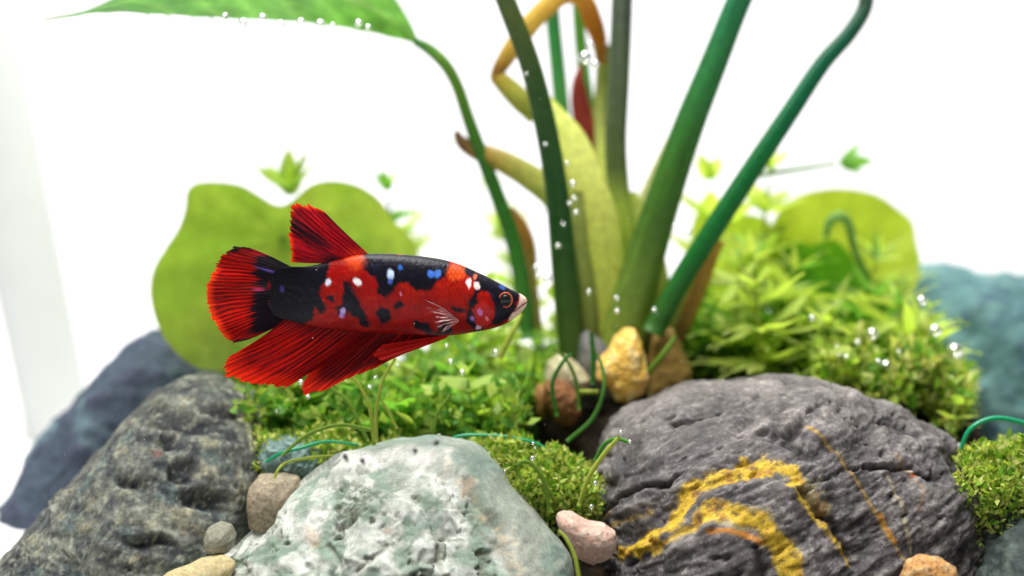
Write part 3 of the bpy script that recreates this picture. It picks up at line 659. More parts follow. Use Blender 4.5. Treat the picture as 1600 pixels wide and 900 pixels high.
# ---------------------------------------------------------------- aroid plant in the middle
m_stem = leaf_mat('petiole', None, 0.35, (1.1, 1.15, 0.6), 5, 0.85, 1.15, 0.4, 0, 0.45)
aroid = thing('aroid_plant', 'tall water plant with thick green stalks rising from behind the golden quartz', 'plant', at(950, 560, 33))
def stalk(name, pts, cols, parent, flat=0.8, n=44, seg=28, mat=None, streak=0.26):
    """pts: (px, py, Y, width px); cols: colours along it"""
    P = np.array([at(a, b, y) for a, b, y, w in pts]); R = np.array([w / 2 * K * y / 800 for a, b, y, w in pts])
    V, Fq, t, th = tube(P, R, n, seg, flat)
    cl = np.array(cols, float); tt = t * (len(cl) - 1); k = np.minimum(tt.astype(int), len(cl) - 2); f = (tt - k)[:, None]
    c = cl[k] * (1 - f) + cl[k + 1] * f
    c *= (1 + streak * fbm(np.column_stack([np.cos(th) * 3.2, np.sin(th) * 3.2, t * 2.2]), 1.3, 4, off=pts[0][0]))[:, None]
    return obj(name, V, Fq, mat or m_stem, parent, np.clip(c, 0.002, 0.9))
G1, G2, G3, G4 = (0.035, 0.12, 0.03), (0.02, 0.15, 0.02), (0.10, 0.22, 0.03), (0.45, 0.57, 0.08)
PALE, OLV, GRY = (0.66, 0.73, 0.16), (0.11, 0.16, 0.045), (0.10, 0.13, 0.085)
stalk('stalk', [(745,-120,31.0,26),(790,0,31.2,30),(828,100,31.4,32),(853,200,31.6,34),(870,300,31.8,36),(880,400,32,40),(890,500,32.2,44),(900,590,32.4,44)], [GRY, OLV, (0.05,0.12,0.03), G1, (0.025,0.12,0.02), (0.07,0.16,0.03), (0.14,0.24,0.05)], aroid)
stalk('stalk', [(975,-130,33.4,30),(972,0,33.4,32),(967,120,33.4,33),(962,220,33.4,34),(966,290,33.4,34),(975,360,33.3,34),(985,480,33.2,34)], [(0.12,0.16,0.12), (0.11,0.15,0.10), (0.12,0.17,0.08), (0.14,0.20,0.06), G4, G4], aroid)
stalk('stalk', [(1210,-120,32.6,36),(1155,0,32.6,38),(1115,100,32.6,42),(1075,200,32.6,48),(1040,300,32.6,54),(1012,390,32.6,60),(985,480,32.6,70),(965,560,32.6,70)], [(0.03,0.20,0.10), (0.03,0.20,0.08), (0.04,0.22,0.06), (0.06,0.20,0.03), (0.09,0.20,0.03), (0.20,0.32,0.05), G4], aroid)
stalk('stalk', [(1335,-50,33,20),(1352,-15,33,22),(1350,15,33,23),(1325,55,32.8,24),(1285,100,32.6,26),(1235,175,32.4,29),(1175,265,32.2,32),(1110,365,32,34),(1060,445,32,34),(1020,520,32,36)], [(0.10,0.18,0.08), (0.06,0.13,0.08), (0.015,0.11,0.06), (0.01,0.16,0.07), (0.01,0.17,0.04), (0.015,0.17,0.03), (0.06,0.18,0.03)], aroid)
stalk('stalk', [(858,-60,35.5,20),(864,30,35.5,22),(872,110,35.3,23),(880,190,35,24),(895,300,34.6,26),(915,420,34,28)], [(0.06,0.22,0.06), (0.04,0.24,0.06), (0.06,0.26,0.06), (0.09,0.28,0.05), G4], aroid)
stalk('stalk', [(900,-60,35.8,16),(905,40,35.8,18),(914,130,35.6,20),(928,230,35.2,20),(945,340,34.6,24)], [(0.10,0.28,0.03), (0.09,0.28,0.03), (0.07,0.24,0.04), (0.14,0.3,0.05)], aroid)
stalk('stalk', [(945,70,35,22),(942,130,35,24),(938,190,34.8,26),(945,280,34.4,32),(955,400,34,40)], [(0.22,0.26,0.05), (0.22,0.28,0.06), (0.40,0.45,0.12), PALE, PALE], aroid)
stalk('leaf_sheath', [(850,150,33.4,14),(868,185,33.2,38),(892,225,33,54),(914,285,32.8,62),(935,350,32.7,66),(942,430,32.7,72),(940,520,32.8,80),(930,590,32.8,70)], [(0.55,0.62,0.12), (0.68,0.74,0.18), (0.74,0.77,0.22), (0.72,0.76,0.18), (0.64,0.72,0.13), (0.55,0.63,0.11), (0.4,0.5,0.08)], aroid, 0.55, streak=0.12)
stalk('leaf_sheath', [(985,300,33.8,20),(988,350,33.7,55),(1000,420,33.6,85),(1000,500,33.5,95),(985,580,33.5,90)], [PALE, (0.48,0.56,0.12), (0.42,0.50,0.10), (0.36,0.45,0.09)], aroid, 0.5)
stalk('leaf_sheath', [(1084,150,34,5),(1068,185,34,16),(1046,235,34,26),(1024,290,33.9,34),(1008,340,33.8,40),(1000,420,33.8,44)], [(0.70,0.68,0.50), (0.75,0.72,0.50), (0.74,0.72,0.42), (0.66,0.68,0.30), PALE], aroid, 0.4)
stalk('leaf_sheath', [(905,300,32.6,20),(900,380,32.5,40),(908,460,32.5,52),(912,560,32.5,50)], [(0.36,0.42,0.10), (0.33,0.40,0.09), (0.30,0.37,0.08), (0.2,0.27,0.06)], aroid, 0.6)
stalk('leaf_sheath', [(1105,380,33.2,8),(1075,430,33.1,26),(1045,480,33,44),(1010,560,33,60)], [(0.42,0.42,0.10), (0.38,0.40,0.09), (0.30,0.36,0.08)], aroid, 0.5)
stalk('bud', [(908,100,34.8,3),(904,130,34.8,20),(908,170,34.8,31),(918,215,34.7,30),(930,255,34.6,16)], [(0.35,0.08,0.05), (0.30,0.05,0.035), (0.30,0.045,0.03), (0.20,0.06,0.03)], aroid, 0.7)
# withered folded stalk
stalk('withered_stalk', [(836,185,33.6,22),(812,155,33.5,34),(785,128,33.5,28),(776,118,33.5,20),(790,92,33.5,26),(815,55,33.5,30),(845,20,33.5,30),(880,-8,33.6,30),(910,-2,33.8,28),(925,30,34,30),(936,62,34.2,24),(940,100,34.4,16)], [(0.40,0.45,0.08), (0.42,0.44,0.08), (0.45,0.36,0.05), (0.28,0.14,0.03), (0.62,0.42,0.07), (0.68,0.48,0.09), (0.66,0.44,0.08), (0.62,0.36,0.05), (0.55,0.24,0.02), (0.50,0.20,0.02), (0.35,0.2,0.04)], aroid, 0.6, 70)
stalk('withered_stalk', [(712,205,33.4,8),(722,222,33.4,20),(745,236,33.4,28),(785,252,33.3,34),(830,278,33.2,40),(870,310,33.1,46),(895,370,33,48)], [(0.20,0.12,0.06), (0.22,0.12,0.05), (0.42,0.28,0.06), (0.46,0.46,0.10), (0.44,0.50,0.11), (0.38,0.45,0.09)], aroid, 0.7)
stalk('withered_stalk', [(800,325,34.2,8),(815,355,34.2,22),(826,390,34.2,24),(830,440,34.2,20),(840,520,34,18)], [(0.45,0.22,0.05), (0.48,0.26,0.06), (0.42,0.30,0.08), (0.3,0.3,0.06)], aroid, 0.5)
stalk('withered_stalk', [(1128,375,33.4,10),(1105,410,33.4,28),(1088,450,33.4,34),(1070,500,33.3,28),(1050,550,33.3,18)], [(0.45,0.28,0.05), (0.46,0.28,0.06), (0.40,0.24,0.05), (0.25,0.2,0.05)], aroid, 0.45)
# the arching leaf
stalk('stalk', [(648,64,33,12),(672,78,33,17),(698,104,33,18),(716,138,33.1,18),(730,180,33.2,19),(748,230,33.3,21),(775,300,33.4,23),(800,370,33.4,25),(815,440,33.3,26),(825,530,33.2,26)], [(0.08,0.25,0.06), (0.14,0.30,0.04), (0.14,0.30,0.03), (0.08,0.24,0.03), (0.05,0.22,0.03), (0.05,0.22,0.03), (0.08,0.25,0.04)], aroid)
lo = catmull(np.array([(655,70,33),(600,56,32.5),(540,44,31.8),(460,34,31),(380,30,30.5),(300,26,30),(200,20,29.6),(140,22,29.4),(70,33,29.2)], float), 70)
mid_ = catmull(np.array([(655,69,33),(610,30,33),(550,0,32.8),(470,-20,32.4),(380,-30,32),(300,-22,31.4),(210,0,30.6),(140,18,29.8),(70,32,29.2)], float), 70)
hi_ = catmull(np.array([(655,68,33),(632,20,33.8),(590,-30,34.4),(500,-75,34.8),(400,-90,34.8),(300,-70,34),(215,-25,32.6),(145,14,30.6),(70,31,29.2)], float), 70)
rows = []
for i in range(70):
    for s in np.linspace(0, 1, 13): rows.append(lo[i] + (mid_[i] - lo[i]) * s)
    for s in np.linspace(0, 1, 13)[1:]: rows.append(mid_[i] + (hi_[i] - mid_[i]) * s)
V = np.array([at(*r) for r in rows]); ii, jj = np.divmod(np.arange(len(rows)), 25)
ribs = np.abs(np.sin((ii * 0.45 + np.abs(jj - 12) * 0.25)))
V[:, 2] += 0.02 * ribs
c = mixc(np.tile((0.10, 0.30, 0.025), (len(rows), 1)), sstep(30, 60, ii.astype(float)) * 0.6, (0.05, 0.20, 0.05)); c = mixc(c, sstep(1.2, 0, np.abs(jj - 12.)), (0.25, 0.42, 0.10))
c = mixc(c, sstep(.85, 1, ribs) * .35, (0.2, 0.4, 0.08)); c = mixc(c, sstep(62, 69, ii.astype(float)), (0.35, 0.36, 0.28))
c *= 0.75 * (1 + 0.45 * fbm(V, 1.2, 5))[:, None]
obj('leaf', V, grid_faces(70, 25), leaf_mat('broad_leaf', None, 0.45, (1.1, 1.2, 0.5), 4, 0.8, 1.2), aroid, np.clip(c, .01, .8))

# ---------------------------------------------------------------- round lily leaves
m_lily = leaf_mat('lily_leaf', None, 0.55, (1.1, 1.12, 0.5), 2, 0.85, 1.15, 0.5)
def lily(label, outline, center, Y, col, colb, tilt=0.25, stem_pts=None, group='round floating-type leaves', seed=0):
    O = np.array(outline + [outline[0]], float)
    n = 140; C = catmull(O, n)[:-1]; n -= 1
    rings = 26; ctr = np.array(center, float)
    W0 = at(center[0], center[1], Y)
    V = []; c = []
    for r in np.linspace(0, 1, rings):
        for a in range(n):
            q = ctr + (C[a] - ctr) * max(r, 0.002); ang = math.atan2(C[a][1] - ctr[1], C[a][0] - ctr[0])
            dy = tilt * (center[1] - q[1]) * 0.015 - 0.5 * r * r + 0.16 * r ** 2 * math.sin(ang * 3 + seed) + 0.05 * r * math.sin(ang * 11 + seed)
            V.append(at(q[0], q[1], Y + dy))
            vein = max(0, 1 - abs(math.sin(ang * 6 + 0.3 * r + seed)) * 14 * r) * (1 - r * 0.6)
            c.append((r, vein))
    V = np.array(V); rv = np.array(c)
    cc = mixc(np.tile(col, (len(V), 1)), sstep(-0.4, 0.6, fbm(V, 0.5, 4, off=seed)), colb)
    cc = mixc(cc, rv[:, 1] * 0.35, np.array(col) * 1.35); cc = mixc(cc, sstep(0.96, 1, rv[:, 0]) * 0.3, (0.45, 0.4, 0.06))
    b = at(center[0], 600, Y); b[2] = soil(b[0], Y)
    t = thing('lily_plant', label, 'plant', b, group)
    obj('leaf', V, grid_faces(rings, n, True), m_lily, t, np.clip(cc, .01, .8))
    P = [W0 + np.array([0, 0.05, 0]), W0 + np.array([0.1, 0.5, -0.8]), (W0 + b) / 2 + np.array([0.3, 0.6, 0]), b]
    V, Fq, tt, th = tube(np.array(P), [0.10, 0.11, 0.12, 0.12], 20, 8)
    obj('stem', V, Fq, m_stem, t, np.tile((0.20, 0.30, 0.05), (len(V), 1)))
    return t
lily('big round yellow-green lily leaf with a notch behind the fish tail', [(440,322),(424,318),(400,303),(375,290),(340,285),(308,287),(293,300),(290,325),(280,356),(258,390),(241,420),(235,455),(242,495),(258,530),(285,560),(320,578),(370,575),(430,562),(500,540),(580,505),(640,465),(655,420),(645,375),(615,345),(592,312),(562,292),(532,284),(505,284),(482,292),(466,306),(452,317)], (440,372), 34.0, (0.30, 0.48, 0.07), (0.42, 0.56, 0.10), seed=1)
lily('rounded yellow-green lily leaf standing behind the right-hand feathery weed'.replace('right-hand ', ''), [(1200,370),(1212,338),(1235,312),(1275,298),(1320,295),(1368,304),(1402,326),(1425,347),(1432,380),(1438,410),(1432,440),(1415,456),(1390,490),(1350,525),(1300,545),(1250,530),(1215,480),(1198,420)], (1330,440), 37.5, (0.38, 0.50, 0.05), (0.45, 0.55, 0.07), seed=4)
lily('darker green lily leaf in front of the rounded yellow-green one', [(1212,378),(1240,376),(1270,382),(1300,374),(1325,392),(1345,430),(1375,465),(1395,500),(1370,540),(1320,560),(1280,550),(1255,500),(1235,450)], (1310,470), 36.4, (0.12, 0.34, 0.03), (0.16, 0.38, 0.035), seed=2)
lily('pale upright lily leaf between the leaning green stalks and feathery weed', [(1088,330),(1102,305),(1120,308),(1134,322),(1160,332),(1200,345),(1222,390),(1215,450),(1180,500),(1120,500),(1085,450),(1078,370)], (1140,410), 38.0, (0.36, 0.50, 0.06), (0.44, 0.55, 0.07), seed=3)
hook = thing('curled_shoot', 'curled green shoot in front of the rounded lily leaf', 'plant', at(1385, 520, 35.6))
stalk('stem', [(1290,372,35.4,9),(1296,348,35.4,14),(1312,338,35.4,16),(1326,350,35.5,14),(1334,385,35.6,13),(1352,430,35.6,14),(1385,500,35.7,15),(1395,580,35.7,15)], [(0.12,0.32,0.05), (0.25,0.45,0.12), (0.22,0.42,0.10), (0.10,0.28,0.03), (0.06,0.20,0.02)], hook, 0.9)

# ---------------------------------------------------------------- small leafy plants
def leaf_mesh(name, w, fold=0.25, curl=0.25, nl=8, tip=1.0):
    V = []; 
    for i in range(nl + 1):
        t = i / nl; hw_ = w * math.sin(math.pi * min(1, t * 0.94 + 0.06) ** (0.75 * tip)) ** 0.9 if i < nl else 0.004
        for s in (-1, -0.5, 0, 0.5, 1):
            V.append((t, s * hw_, fold * abs(s) * hw_ - curl * t * t * 0.5 + 0.02 * math.sin(t * 9 + s)))
    V = np.array(V); return new_mesh(name, V / U * 1.0, grid_faces(nl + 1, 5))     # unit length 1 (scaled per object in metres)
OVAL = [leaf_mesh('oval_leaf', .27, .3, .2), leaf_mesh('oval_leaf', .33, .2, .45), leaf_mesh('oval_leaf', .22, .4, -.1)]
STRAP = [leaf_mesh('strap_leaf', .10, .3, .25), leaf_mesh('strap_leaf', .085, .2, .6), leaf_mesh('strap_leaf', .12, .3, -.15)]
LM = {}
for nm, cl in (('fresh', (0.42, 0.57, 0.12)), ('deep', (0.19, 0.38, 0.06)), ('lime', (0.58, 0.69, 0.17)), ('mint', (0.22, 0.46, 0.10)), ('pale', (0.55, 0.68, 0.22))):
    LM[nm] = leaf_mat('leaf_' + nm, cl, 0.52, (1.15, 1.25, 0.5), 8, 0.8, 1.2, 0.4, 0.3)
M_STEMS = {k: leaf_mat('stem_' + k, v, 0.3) for k, v in (('fresh', (0.22, 0.36, 0.05)), ('deep', (0.08, 0.2, 0.03)), ('lime', (0.42, 0.5, 0.09)), ('mint', (0.15, 0.3, 0.06)), ('pale', (0.45, 0.52, 0.16)))}
_mc = {}
def mesh_with(me, mat):
    k = (me.name, mat.name)
    if k not in _mc:
        c = me.copy(); c.materials.clear(); c.materials.append(mat); _mc[k] = c
    return _mc[k]
def put_leaf(root, pos, direction, up, length, me, mat, name='leaf'):
    x = Vector(direction).normalized(); z = Vector(up); z = (z - x * z.dot(x))
    if z.length < 1e-4: z = x.orthogonal()
    z.normalize(); y = z.cross(x)
    o = bpy.data.objects.new(name, mesh_with(me, mat)); COL.objects.link(o); o.parent = root
    M = Matrix((x, y, z)).transposed().to_4x4()
    o.matrix_basis = Matrix.Translation((Vector(pos) - Vector(ORG[root.name])) * U) @ M @ Matrix.Scale(length * U, 4)
    return o
TONE = {'fresh': 'fresh green', 'deep': 'deep green', 'lime': 'lime green', 'mint': 'cool mint green', 'pale': 'pale green'}
def sprig(name, label, cat, group, base, top, nodes_, per, llen, meshes, mats, bend=0.3, stem_r=0.035, rise=0.35, start=0.15):
    base = np.array(base, float); top = np.array(top, float)
    r = thing(name, label, cat, base, group)
    ln = np.linalg.norm(top - base); midp = (base + top) / 2 + rng.normal(size=3) * bend * ln * 0.3
    P = catmull(np.array([base, midp, top]), 24)
    V, Fq, t, th = tube(P[::3].copy(), np.linspace(stem_r, stem_r * 0.55, len(P[::3])), 14, 6)
    key = random.choice(mats)
    if '{}' in label: r['label'] = label.format(TONE[key]); r['group'] = group
    o = obj('stem', V, Fq, M_STEMS[key], r)
    for k in range(nodes_):
        s = start + (1 - start) * (k + 0.5) / nodes_ if nodes_ > 1 else 1.0
        s = 1.0 if k == nodes_ - 1 else s
        i = min(int(s * 23), 22); p_ = P[i]; tan = P[i + 1] - P[i]; tan /= np.linalg.norm(tan)
        a = np.cross(tan, [0.3, 1, 0.1]); a /= np.linalg.norm(a); b_ = np.cross(tan, a)
        ph0 = k * math.pi / per * 1.0 + rng.uniform(0, .7)
        for q in range(per):
            ph = ph0 + q * 2 * math.pi / per + rng.normal() * .18
            out_ = math.cos(ph) * a + math.sin(ph) * b_
            rs = rise + (0.6 if k == nodes_ - 1 else 0) + rng.normal() * .15
            put_leaf(r, p_, out_ + tan * rs, tan + 0.2 * rng.normal(size=3), llen * (1 - 0.35 * s * (k == nodes_ - 1)) * rng.uniform(.75, 1.2), random.choice(meshes), LM[key if rng.random() < .75 else random.choice(mats)])
    return r

# leafy carpet between the rocks and the fish
LAB_C, GRP_C = 'small oval-leaved green sprig in the leafy carpet under the fish', 'leafy carpet sprigs under the fish'
n_c = 0
for k in range(120):
    px_ = rng.uniform(375, 850); Y = rng.uniform(29.2, 34.5) if px_ < 790 else rng.uniform(32.2, 34.5); top_px = rng.uniform(530, 690) + (40 if px_ < 440 else 0) + (60 if px_ > 760 else 0)
    top = at(px_, top_px, Y); sz_ = soil(top[0], Y)
    if top[2] < sz_ + 0.5: top[2] = sz_ + rng.uniform(.5, 1.1)
    top[2] = min(top[2], sz_ + 2.6)
    base = (top[0] + rng.normal() * .4, Y + rng.normal() * .3, sz_ - .05)
    sprig('leafy_sprig', '{} oval-leaved sprig in the leafy carpet ' + ('beside the conglomerate rock' if px_ < 480 else 'below the red anal fin' if px_ < 630 else 'below the fish head' if px_ < 780 else 'beside the pebbles at the stalk foot'), 'plant', GRP_C, base, top, int(3 + (top[2] - sz_) * 2), 2 if rng.random() < .6 else 3, rng.uniform(.5, .85), OVAL, ['fresh', 'fresh', 'lime', 'deep', 'mint'], rise=.4)
# taller sprigs between the carpet and the stalks
for k in range(14):
    Y = rng.uniform(33.5, 36.5); px_ = rng.uniform(690, 870); top = at(px_, rng.uniform(425, 520), Y); sz_ = max(soil(top[0], Y), 0)
    sprig('leafy_sprig', '{} tall sprig standing behind the fish head before the stalks', 'plant', 'tall sprigs behind the fish head', (top[0], Y, sz_ - .05), top, 6, 2, .7, OVAL, ['pale', 'lime', 'fresh'])
# sprigs round the stalk foot
for k in range(8):
    Y = rng.uniform(31.0, 34.5); px_ = rng.uniform(790, 850); top = at(px_, rng.uniform(500, 600), Y); sz_ = soil(top[0], Y)
    top[2] = max(top[2], sz_ + .5)
    sprig('leafy_sprig', 'small dark green sprig at the foot of the tall stalks', 'plant', 'sprigs at the stalk foot', (top[0], Y, sz_ - .05), top, 4, 2, .45, OVAL, ['deep', 'fresh', 'deep'])
# feathery weed beyond the dark rock
LAB_F, GRP_F = '{} feathery narrow-leaved weed behind the dark veined rock', 'feathery weed behind the veined rock'
for k in range(30):
    Y = rng.uniform(33, 37.5); px_ = rng.uniform(1115, 1440); top = at(px_, rng.uniform(350, 560) + max(0, px_ - 1300) * .35, Y); sz_ = soil(top[0], Y)
    top[2] = max(top[2], sz_ + .8)
    sprig('feathery_weed', LAB_F + (' next to the leaning stalks' if px_ < 1190 else ' before the lily leaves' if px_ < 1330 else ' near the teal rock'), 'plant', GRP_F, (top[0] + rng.normal() * .5, Y, sz_ - .05), top, 4, 6, rng.uniform(1.1, 1.9), STRAP, ['fresh', 'lime', 'lime', 'lime', 'mint'], rise=.25, stem_r=.05)
sprig('feathery_weed', 'lime feathery weed with spread whorls in front of the lily leaves', 'plant', None, at(1190, 610, 32.4), at(1180, 440, 32.4), 3, 8, 1.25, STRAP, ['lime'], .05, .055, .2)
# leafy clump on the moss at the far side
for k in range(34):
    Y = rng.uniform(30.6, 35); px_ = rng.uniform(1270, 1495); top = at(px_, rng.uniform(470, 600), Y); sz_ = soil(top[0], Y)
    top[2] = max(top[2], sz_ + .6)
    sprig('leafy_sprig', '{} oval-leaved sprig in the bubbly clump beside the teal rock', 'plant', 'bubbly clump beside the teal rock', (top[0] + rng.normal() * .3, Y, sz_ - .05), top, 5, 2, .6, OVAL, ['fresh', 'lime', 'fresh', 'pale'])
# far sprigs rising above the leaves
def far(label, pts, Y, llen, per, mats, n=4, meshes=(OVAL[2],)):
    top = at(pts[0], pts[1], Y); b = at(pts[2], pts[3], Y)
    sprig('feathery_weed', label, 'plant', None, b, top, n, per, llen, meshes, mats, .15, .075, .5)
far('green star-shaped weed tip rising above the notched lily leaf', (450,288,500,600), 35.2, 1.8, 7, ['fresh', 'lime'], 3)
far('slender pale weed beside the notched lily leaf behind the fish', (604,285,640,600), 36, 1.0, 5, ['mint', 'pale'], 7)
far('faint weed sprig standing between the lily leaf and the tall stalks', (650,340,690,600), 43, 1.0, 5, ['pale'], 6)
far('faint weed sprig behind the arching leaf stalk', (770,290,780,600), 43, 1.1, 5, ['pale', 'lime'], 7)
far('small weed tip poking up behind the leaning green stalks', (1110,265,1120,600), 36.5, 1.2, 5, ['lime', 'pale'], 6)
far('weed stem with bushy tip crossing behind the outermost green stalk', (1205,250,1190,600), 36.5, 1.3, 6, ['fresh', 'lime'], 6)
far('lone small green weed tip floating on a thin stalk above the lily leaf', (1318,254,1180,275), 36.5, 1.1, 6, ['mint', 'fresh'], 1)

# grass-like blades and runners
m_blade = leaf_mat('blade', None, 0.35, (1.1, 1.15, 0.6), 8, .9, 1.1)
def blade(label, pts, col, col2=None, group=None, name='grass_blade'):
    P = np.array([at(a, b, y) for a, b, y, w in pts]); R = np.array([w / 2 * K * y / 800 for a, b, y, w in pts])
    V, Fq, t, th = tube(P, R, 26, 8, 0.6)
    c = np.array(col)[None] * (1 - t[:, None]) + np.array(col2 or col)[None] * t[:, None]
    bpt = P[np.argmin(P[:, 2])]
    return tag(obj(name, V, Fq, m_blade, col=c, base=bpt), label, 'grass', group)
LIME, MID, DKG = (0.42, 0.50, 0.08), (0.22, 0.36, 0.05), (0.06, 0.22, 0.03)
BL = 'thin green grass blade rising from the leafy carpet'
for pts, cl in (([(585,700,27.6,7),(578,640,27.6,6),(560,600,27.6,5),(545,585,27.6,4)], LIME), ([(588,690,27.4,7),(588,640,27.4,6),(600,590,27.4,5),(618,560,27.4,4)], LIME), ([(575,690,27.8,6),(545,630,27.8,6),(515,605,27.8,5)], MID),
                ([(620,670,27.5,5),(605,640,27.5,5),(595,625,27.5,4)], LIME), ([(676,690,27.6,6),(682,650,27.6,6),(705,615,27.6,5)], MID), ([(780,560,29,10),(800,520,29,9),(815,490,29.2,6)], LIME), ([(580,672,27.5,7),(530,664,27.3,6),(480,680,27,6),(440,712,26.8,4)], MID)):
    blade(BL, pts, cl, None, 'grass blades over the leafy carpet')
blade('curled lime grass blade touching the tan pebble', [(520,712,27.6,5),(480,716,27.2,5),(450,722,26.9,5),(436,732,26.7,5),(428,748,26.6,4)], LIME)
blade('bubble-tipped lime sprout beside the dark veined rock', [(905,790,26.2,8),(918,750,26.2,8),(942,712,26.2,8),(968,682,26.2,6)], LIME, (0.5, 0.55, 0.1))
blade('arched green blade with a bubble beside the veined rock', [(930,720,26.6,7),(945,694,26.5,7),(965,686,26.4,7),(985,692,26.3,5)], (0.10, 0.35, 0.05))
blade('looped green blade curling over the middle moss', [(860,800,26.8,8),(850,752,26.8,8),(832,726,26.8,7),(815,722,26.8,6),(810,735,26.8,5),(818,752,26.7,4)], MID)
blade('lime blade bent against the pink pebble', [(905,905,24.2,7),(898,870,24.3,7),(885,842,24.4,6),(872,828,24.5,4)], LIME)
for lb_, (pts, cl) in zip(['upright dark blade standing against the grey slate pebble', 'long curved green blade looping beside the golden quartz', 'dark blade bent over the rust-brown pebble', 'thin green blade crossing the cream pebble', 'short lime stub lying between the cream pebble and the quartz', 'slanting green blade leaning on the ochre-brown pebble'], (([(926,600,29.4,8),(927,560,29.4,8),(924,520,29.4,6)], DKG), ([(886,690,29,7),(925,655,29,7),(943,610,29,6),(940,570,29.2,5),(930,550,29.3,3)], (0.10, 0.28, 0.05)), ([(870,650,29.2,7),(863,600,29.2,7),(880,565,29.2,6),(895,552,29.2,4)], DKG),
                ([(905,640,29.3,6),(900,595,29.3,6),(885,562,29.3,5),(865,545,29.3,3)], (0.14, 0.28, 0.04)), ([(905,612,29.5,7),(935,612,29.5,7)], LIME), ([(1010,585,30.8,9),(1035,555,30.8,9),(1056,525,31,6)], (0.16, 0.3, 0.03)))):
    blade(lb_, pts, cl, None, 'blades among the pebbles')
m_th = simple_mat('green_thread', (0.0, 0.30, 0.13), 0.3)
def thread(label, pts):
    P = np.array([at(a, b, y) for a, b, y, w in pts]); R = np.array([w / 2 * K * y / 800 for a, b, y, w in pts])
    V, Fq, t, th = tube(P, R, 40, 8); tag(obj('thread', V, Fq, m_th, base=P[np.argmin(P[:, 2])]), label, 'thread')
thread('emerald green thread arching over the middle moss', [(690,700,28,4.5),(715,682,28,5),(760,680,28,5),(800,684,28,5),(840,694,28,5),(870,715,28,4)])
thread('emerald green thread looped over the moss by the teal rock', [(1500,705,28,7),(1515,672,28,8),(1545,655,28,8),(1580,656,28,8),(1625,672,28,8),(1650,700,28,7)])
thread('emerald green thread snagged by the small teal-grey stone', [(415,722,27.4,5),(440,708,27.4,6),(470,700,27.5,6),(510,690,27.8,5),(560,695,28,4)])
thread('short emerald thread end knotted in the moss behind pale rock', [(755,715,27.4,4),(775,735,27.3,5),(790,760,27.2,5),(800,790,27.2,4)])

# ---------------------------------------------------------------- moss (too fine to count)
def moss(label, px0, px1, py_top, Ys, count, cols, size=0.16, lift=0.9):
    V = []; F = []; c = []
    for k in range(count):
        Y = rng.uniform(*Ys); u_ = rng.uniform(-1, 1); px_ = (px0 + px1) / 2 + u_ * (px1 - px0) / 2
        p_ = at(px_, py_top(px_), Y); g = soil(p_[0], Y) if k % 40 == 0 else g_last; g_last = g
        top = max(g + .2, p_[2]) + max(size * 1.6, .28) * (math.sin(p_[0] * 2.6 + 1.3 * Y) * math.cos(Y * 2.1 - p_[0]) + 0.6 * math.sin(p_[0] * 6 + Y) * math.cos(Y * 5) - 0.3)
        dome = 1 - 0.35 * abs((Y - Ys[0]) / (Ys[1] - Ys[0]) * 2 - 1) ** 2
        z = g + (top - g) * dome * (1 - rng.random() ** 2.2 * lift * 0.8)
        p0 = np.array([p_[0], Y, z]); d = rng.normal(size=3) + np.array([0, 0, .7]); d /= np.linalg.norm(d)
        s = np.cross(d, rng.normal(size=3)); s /= np.linalg.norm(s); L = size * rng.uniform(.6, 1.5); w = L * .26
        n0 = len(V); bend = np.cross(d, s) * L * .25
        V += [p0, p0 + d * L * .45 + s * w, p0 + d * L * .45 - s * w, p0 + d * L + bend]
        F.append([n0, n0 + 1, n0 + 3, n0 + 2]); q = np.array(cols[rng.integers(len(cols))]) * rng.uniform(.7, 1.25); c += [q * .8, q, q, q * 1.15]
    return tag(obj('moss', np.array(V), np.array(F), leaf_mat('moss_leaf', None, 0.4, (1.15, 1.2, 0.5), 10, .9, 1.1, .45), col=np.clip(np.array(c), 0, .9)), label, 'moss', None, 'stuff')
MC = [(0.44, 0.58, 0.09), (0.66, 0.68, 0.22), (0.52, 0.62, 0.14), (0.26, 0.45, 0.05), (0.58, 0.60, 0.20), (0.14, 0.32, 0.03)]
moss('yellow-green moss cushion between the pale rock and the veined rock', 690, 940, lambda x: 690 + 0.0018 * (x - 790) ** 2 + (0.25 * max(0, x - 860)), (26.9, 29.6), 9500, MC, 0.13)
moss('yellow-green moss beside the dark green-grey rock and teal stone', 1495, 1680, lambda x: 690 + 0.0012 * (x - 1590) ** 2, (26.5, 29.5), 6500, MC, 0.15)
moss('bright moss mound under the bubbly clump by the teal rock', 1280, 1510, lambda x: 545 + 0.0022 * (x - 1390) ** 2, (30.8, 34), 4200, MC, 0.32)
moss('low moss at the edge of leafy carpet and small teal-grey stone', 400, 640, lambda x: 668 + 0.001 * (x - 520) ** 2, (28, 29.6), 4500, MC, 0.13)
moss('green undergrowth beneath the leafy carpet', 370, 825, lambda x: 605, (28.8, 36), 4600, [(0.2, 0.4, 0.06), (0.36, 0.52, 0.10), (0.10, 0.28, 0.04), (0.42, 0.54, 0.11)], 0.28)
moss('green undergrowth beneath the feathery weed', 1055, 1340, lambda x: 505, (33.4, 37), 5600, [(0.16, 0.4, 0.04), (0.3, 0.5, 0.06), (0.1, 0.3, 0.03)], 0.34)

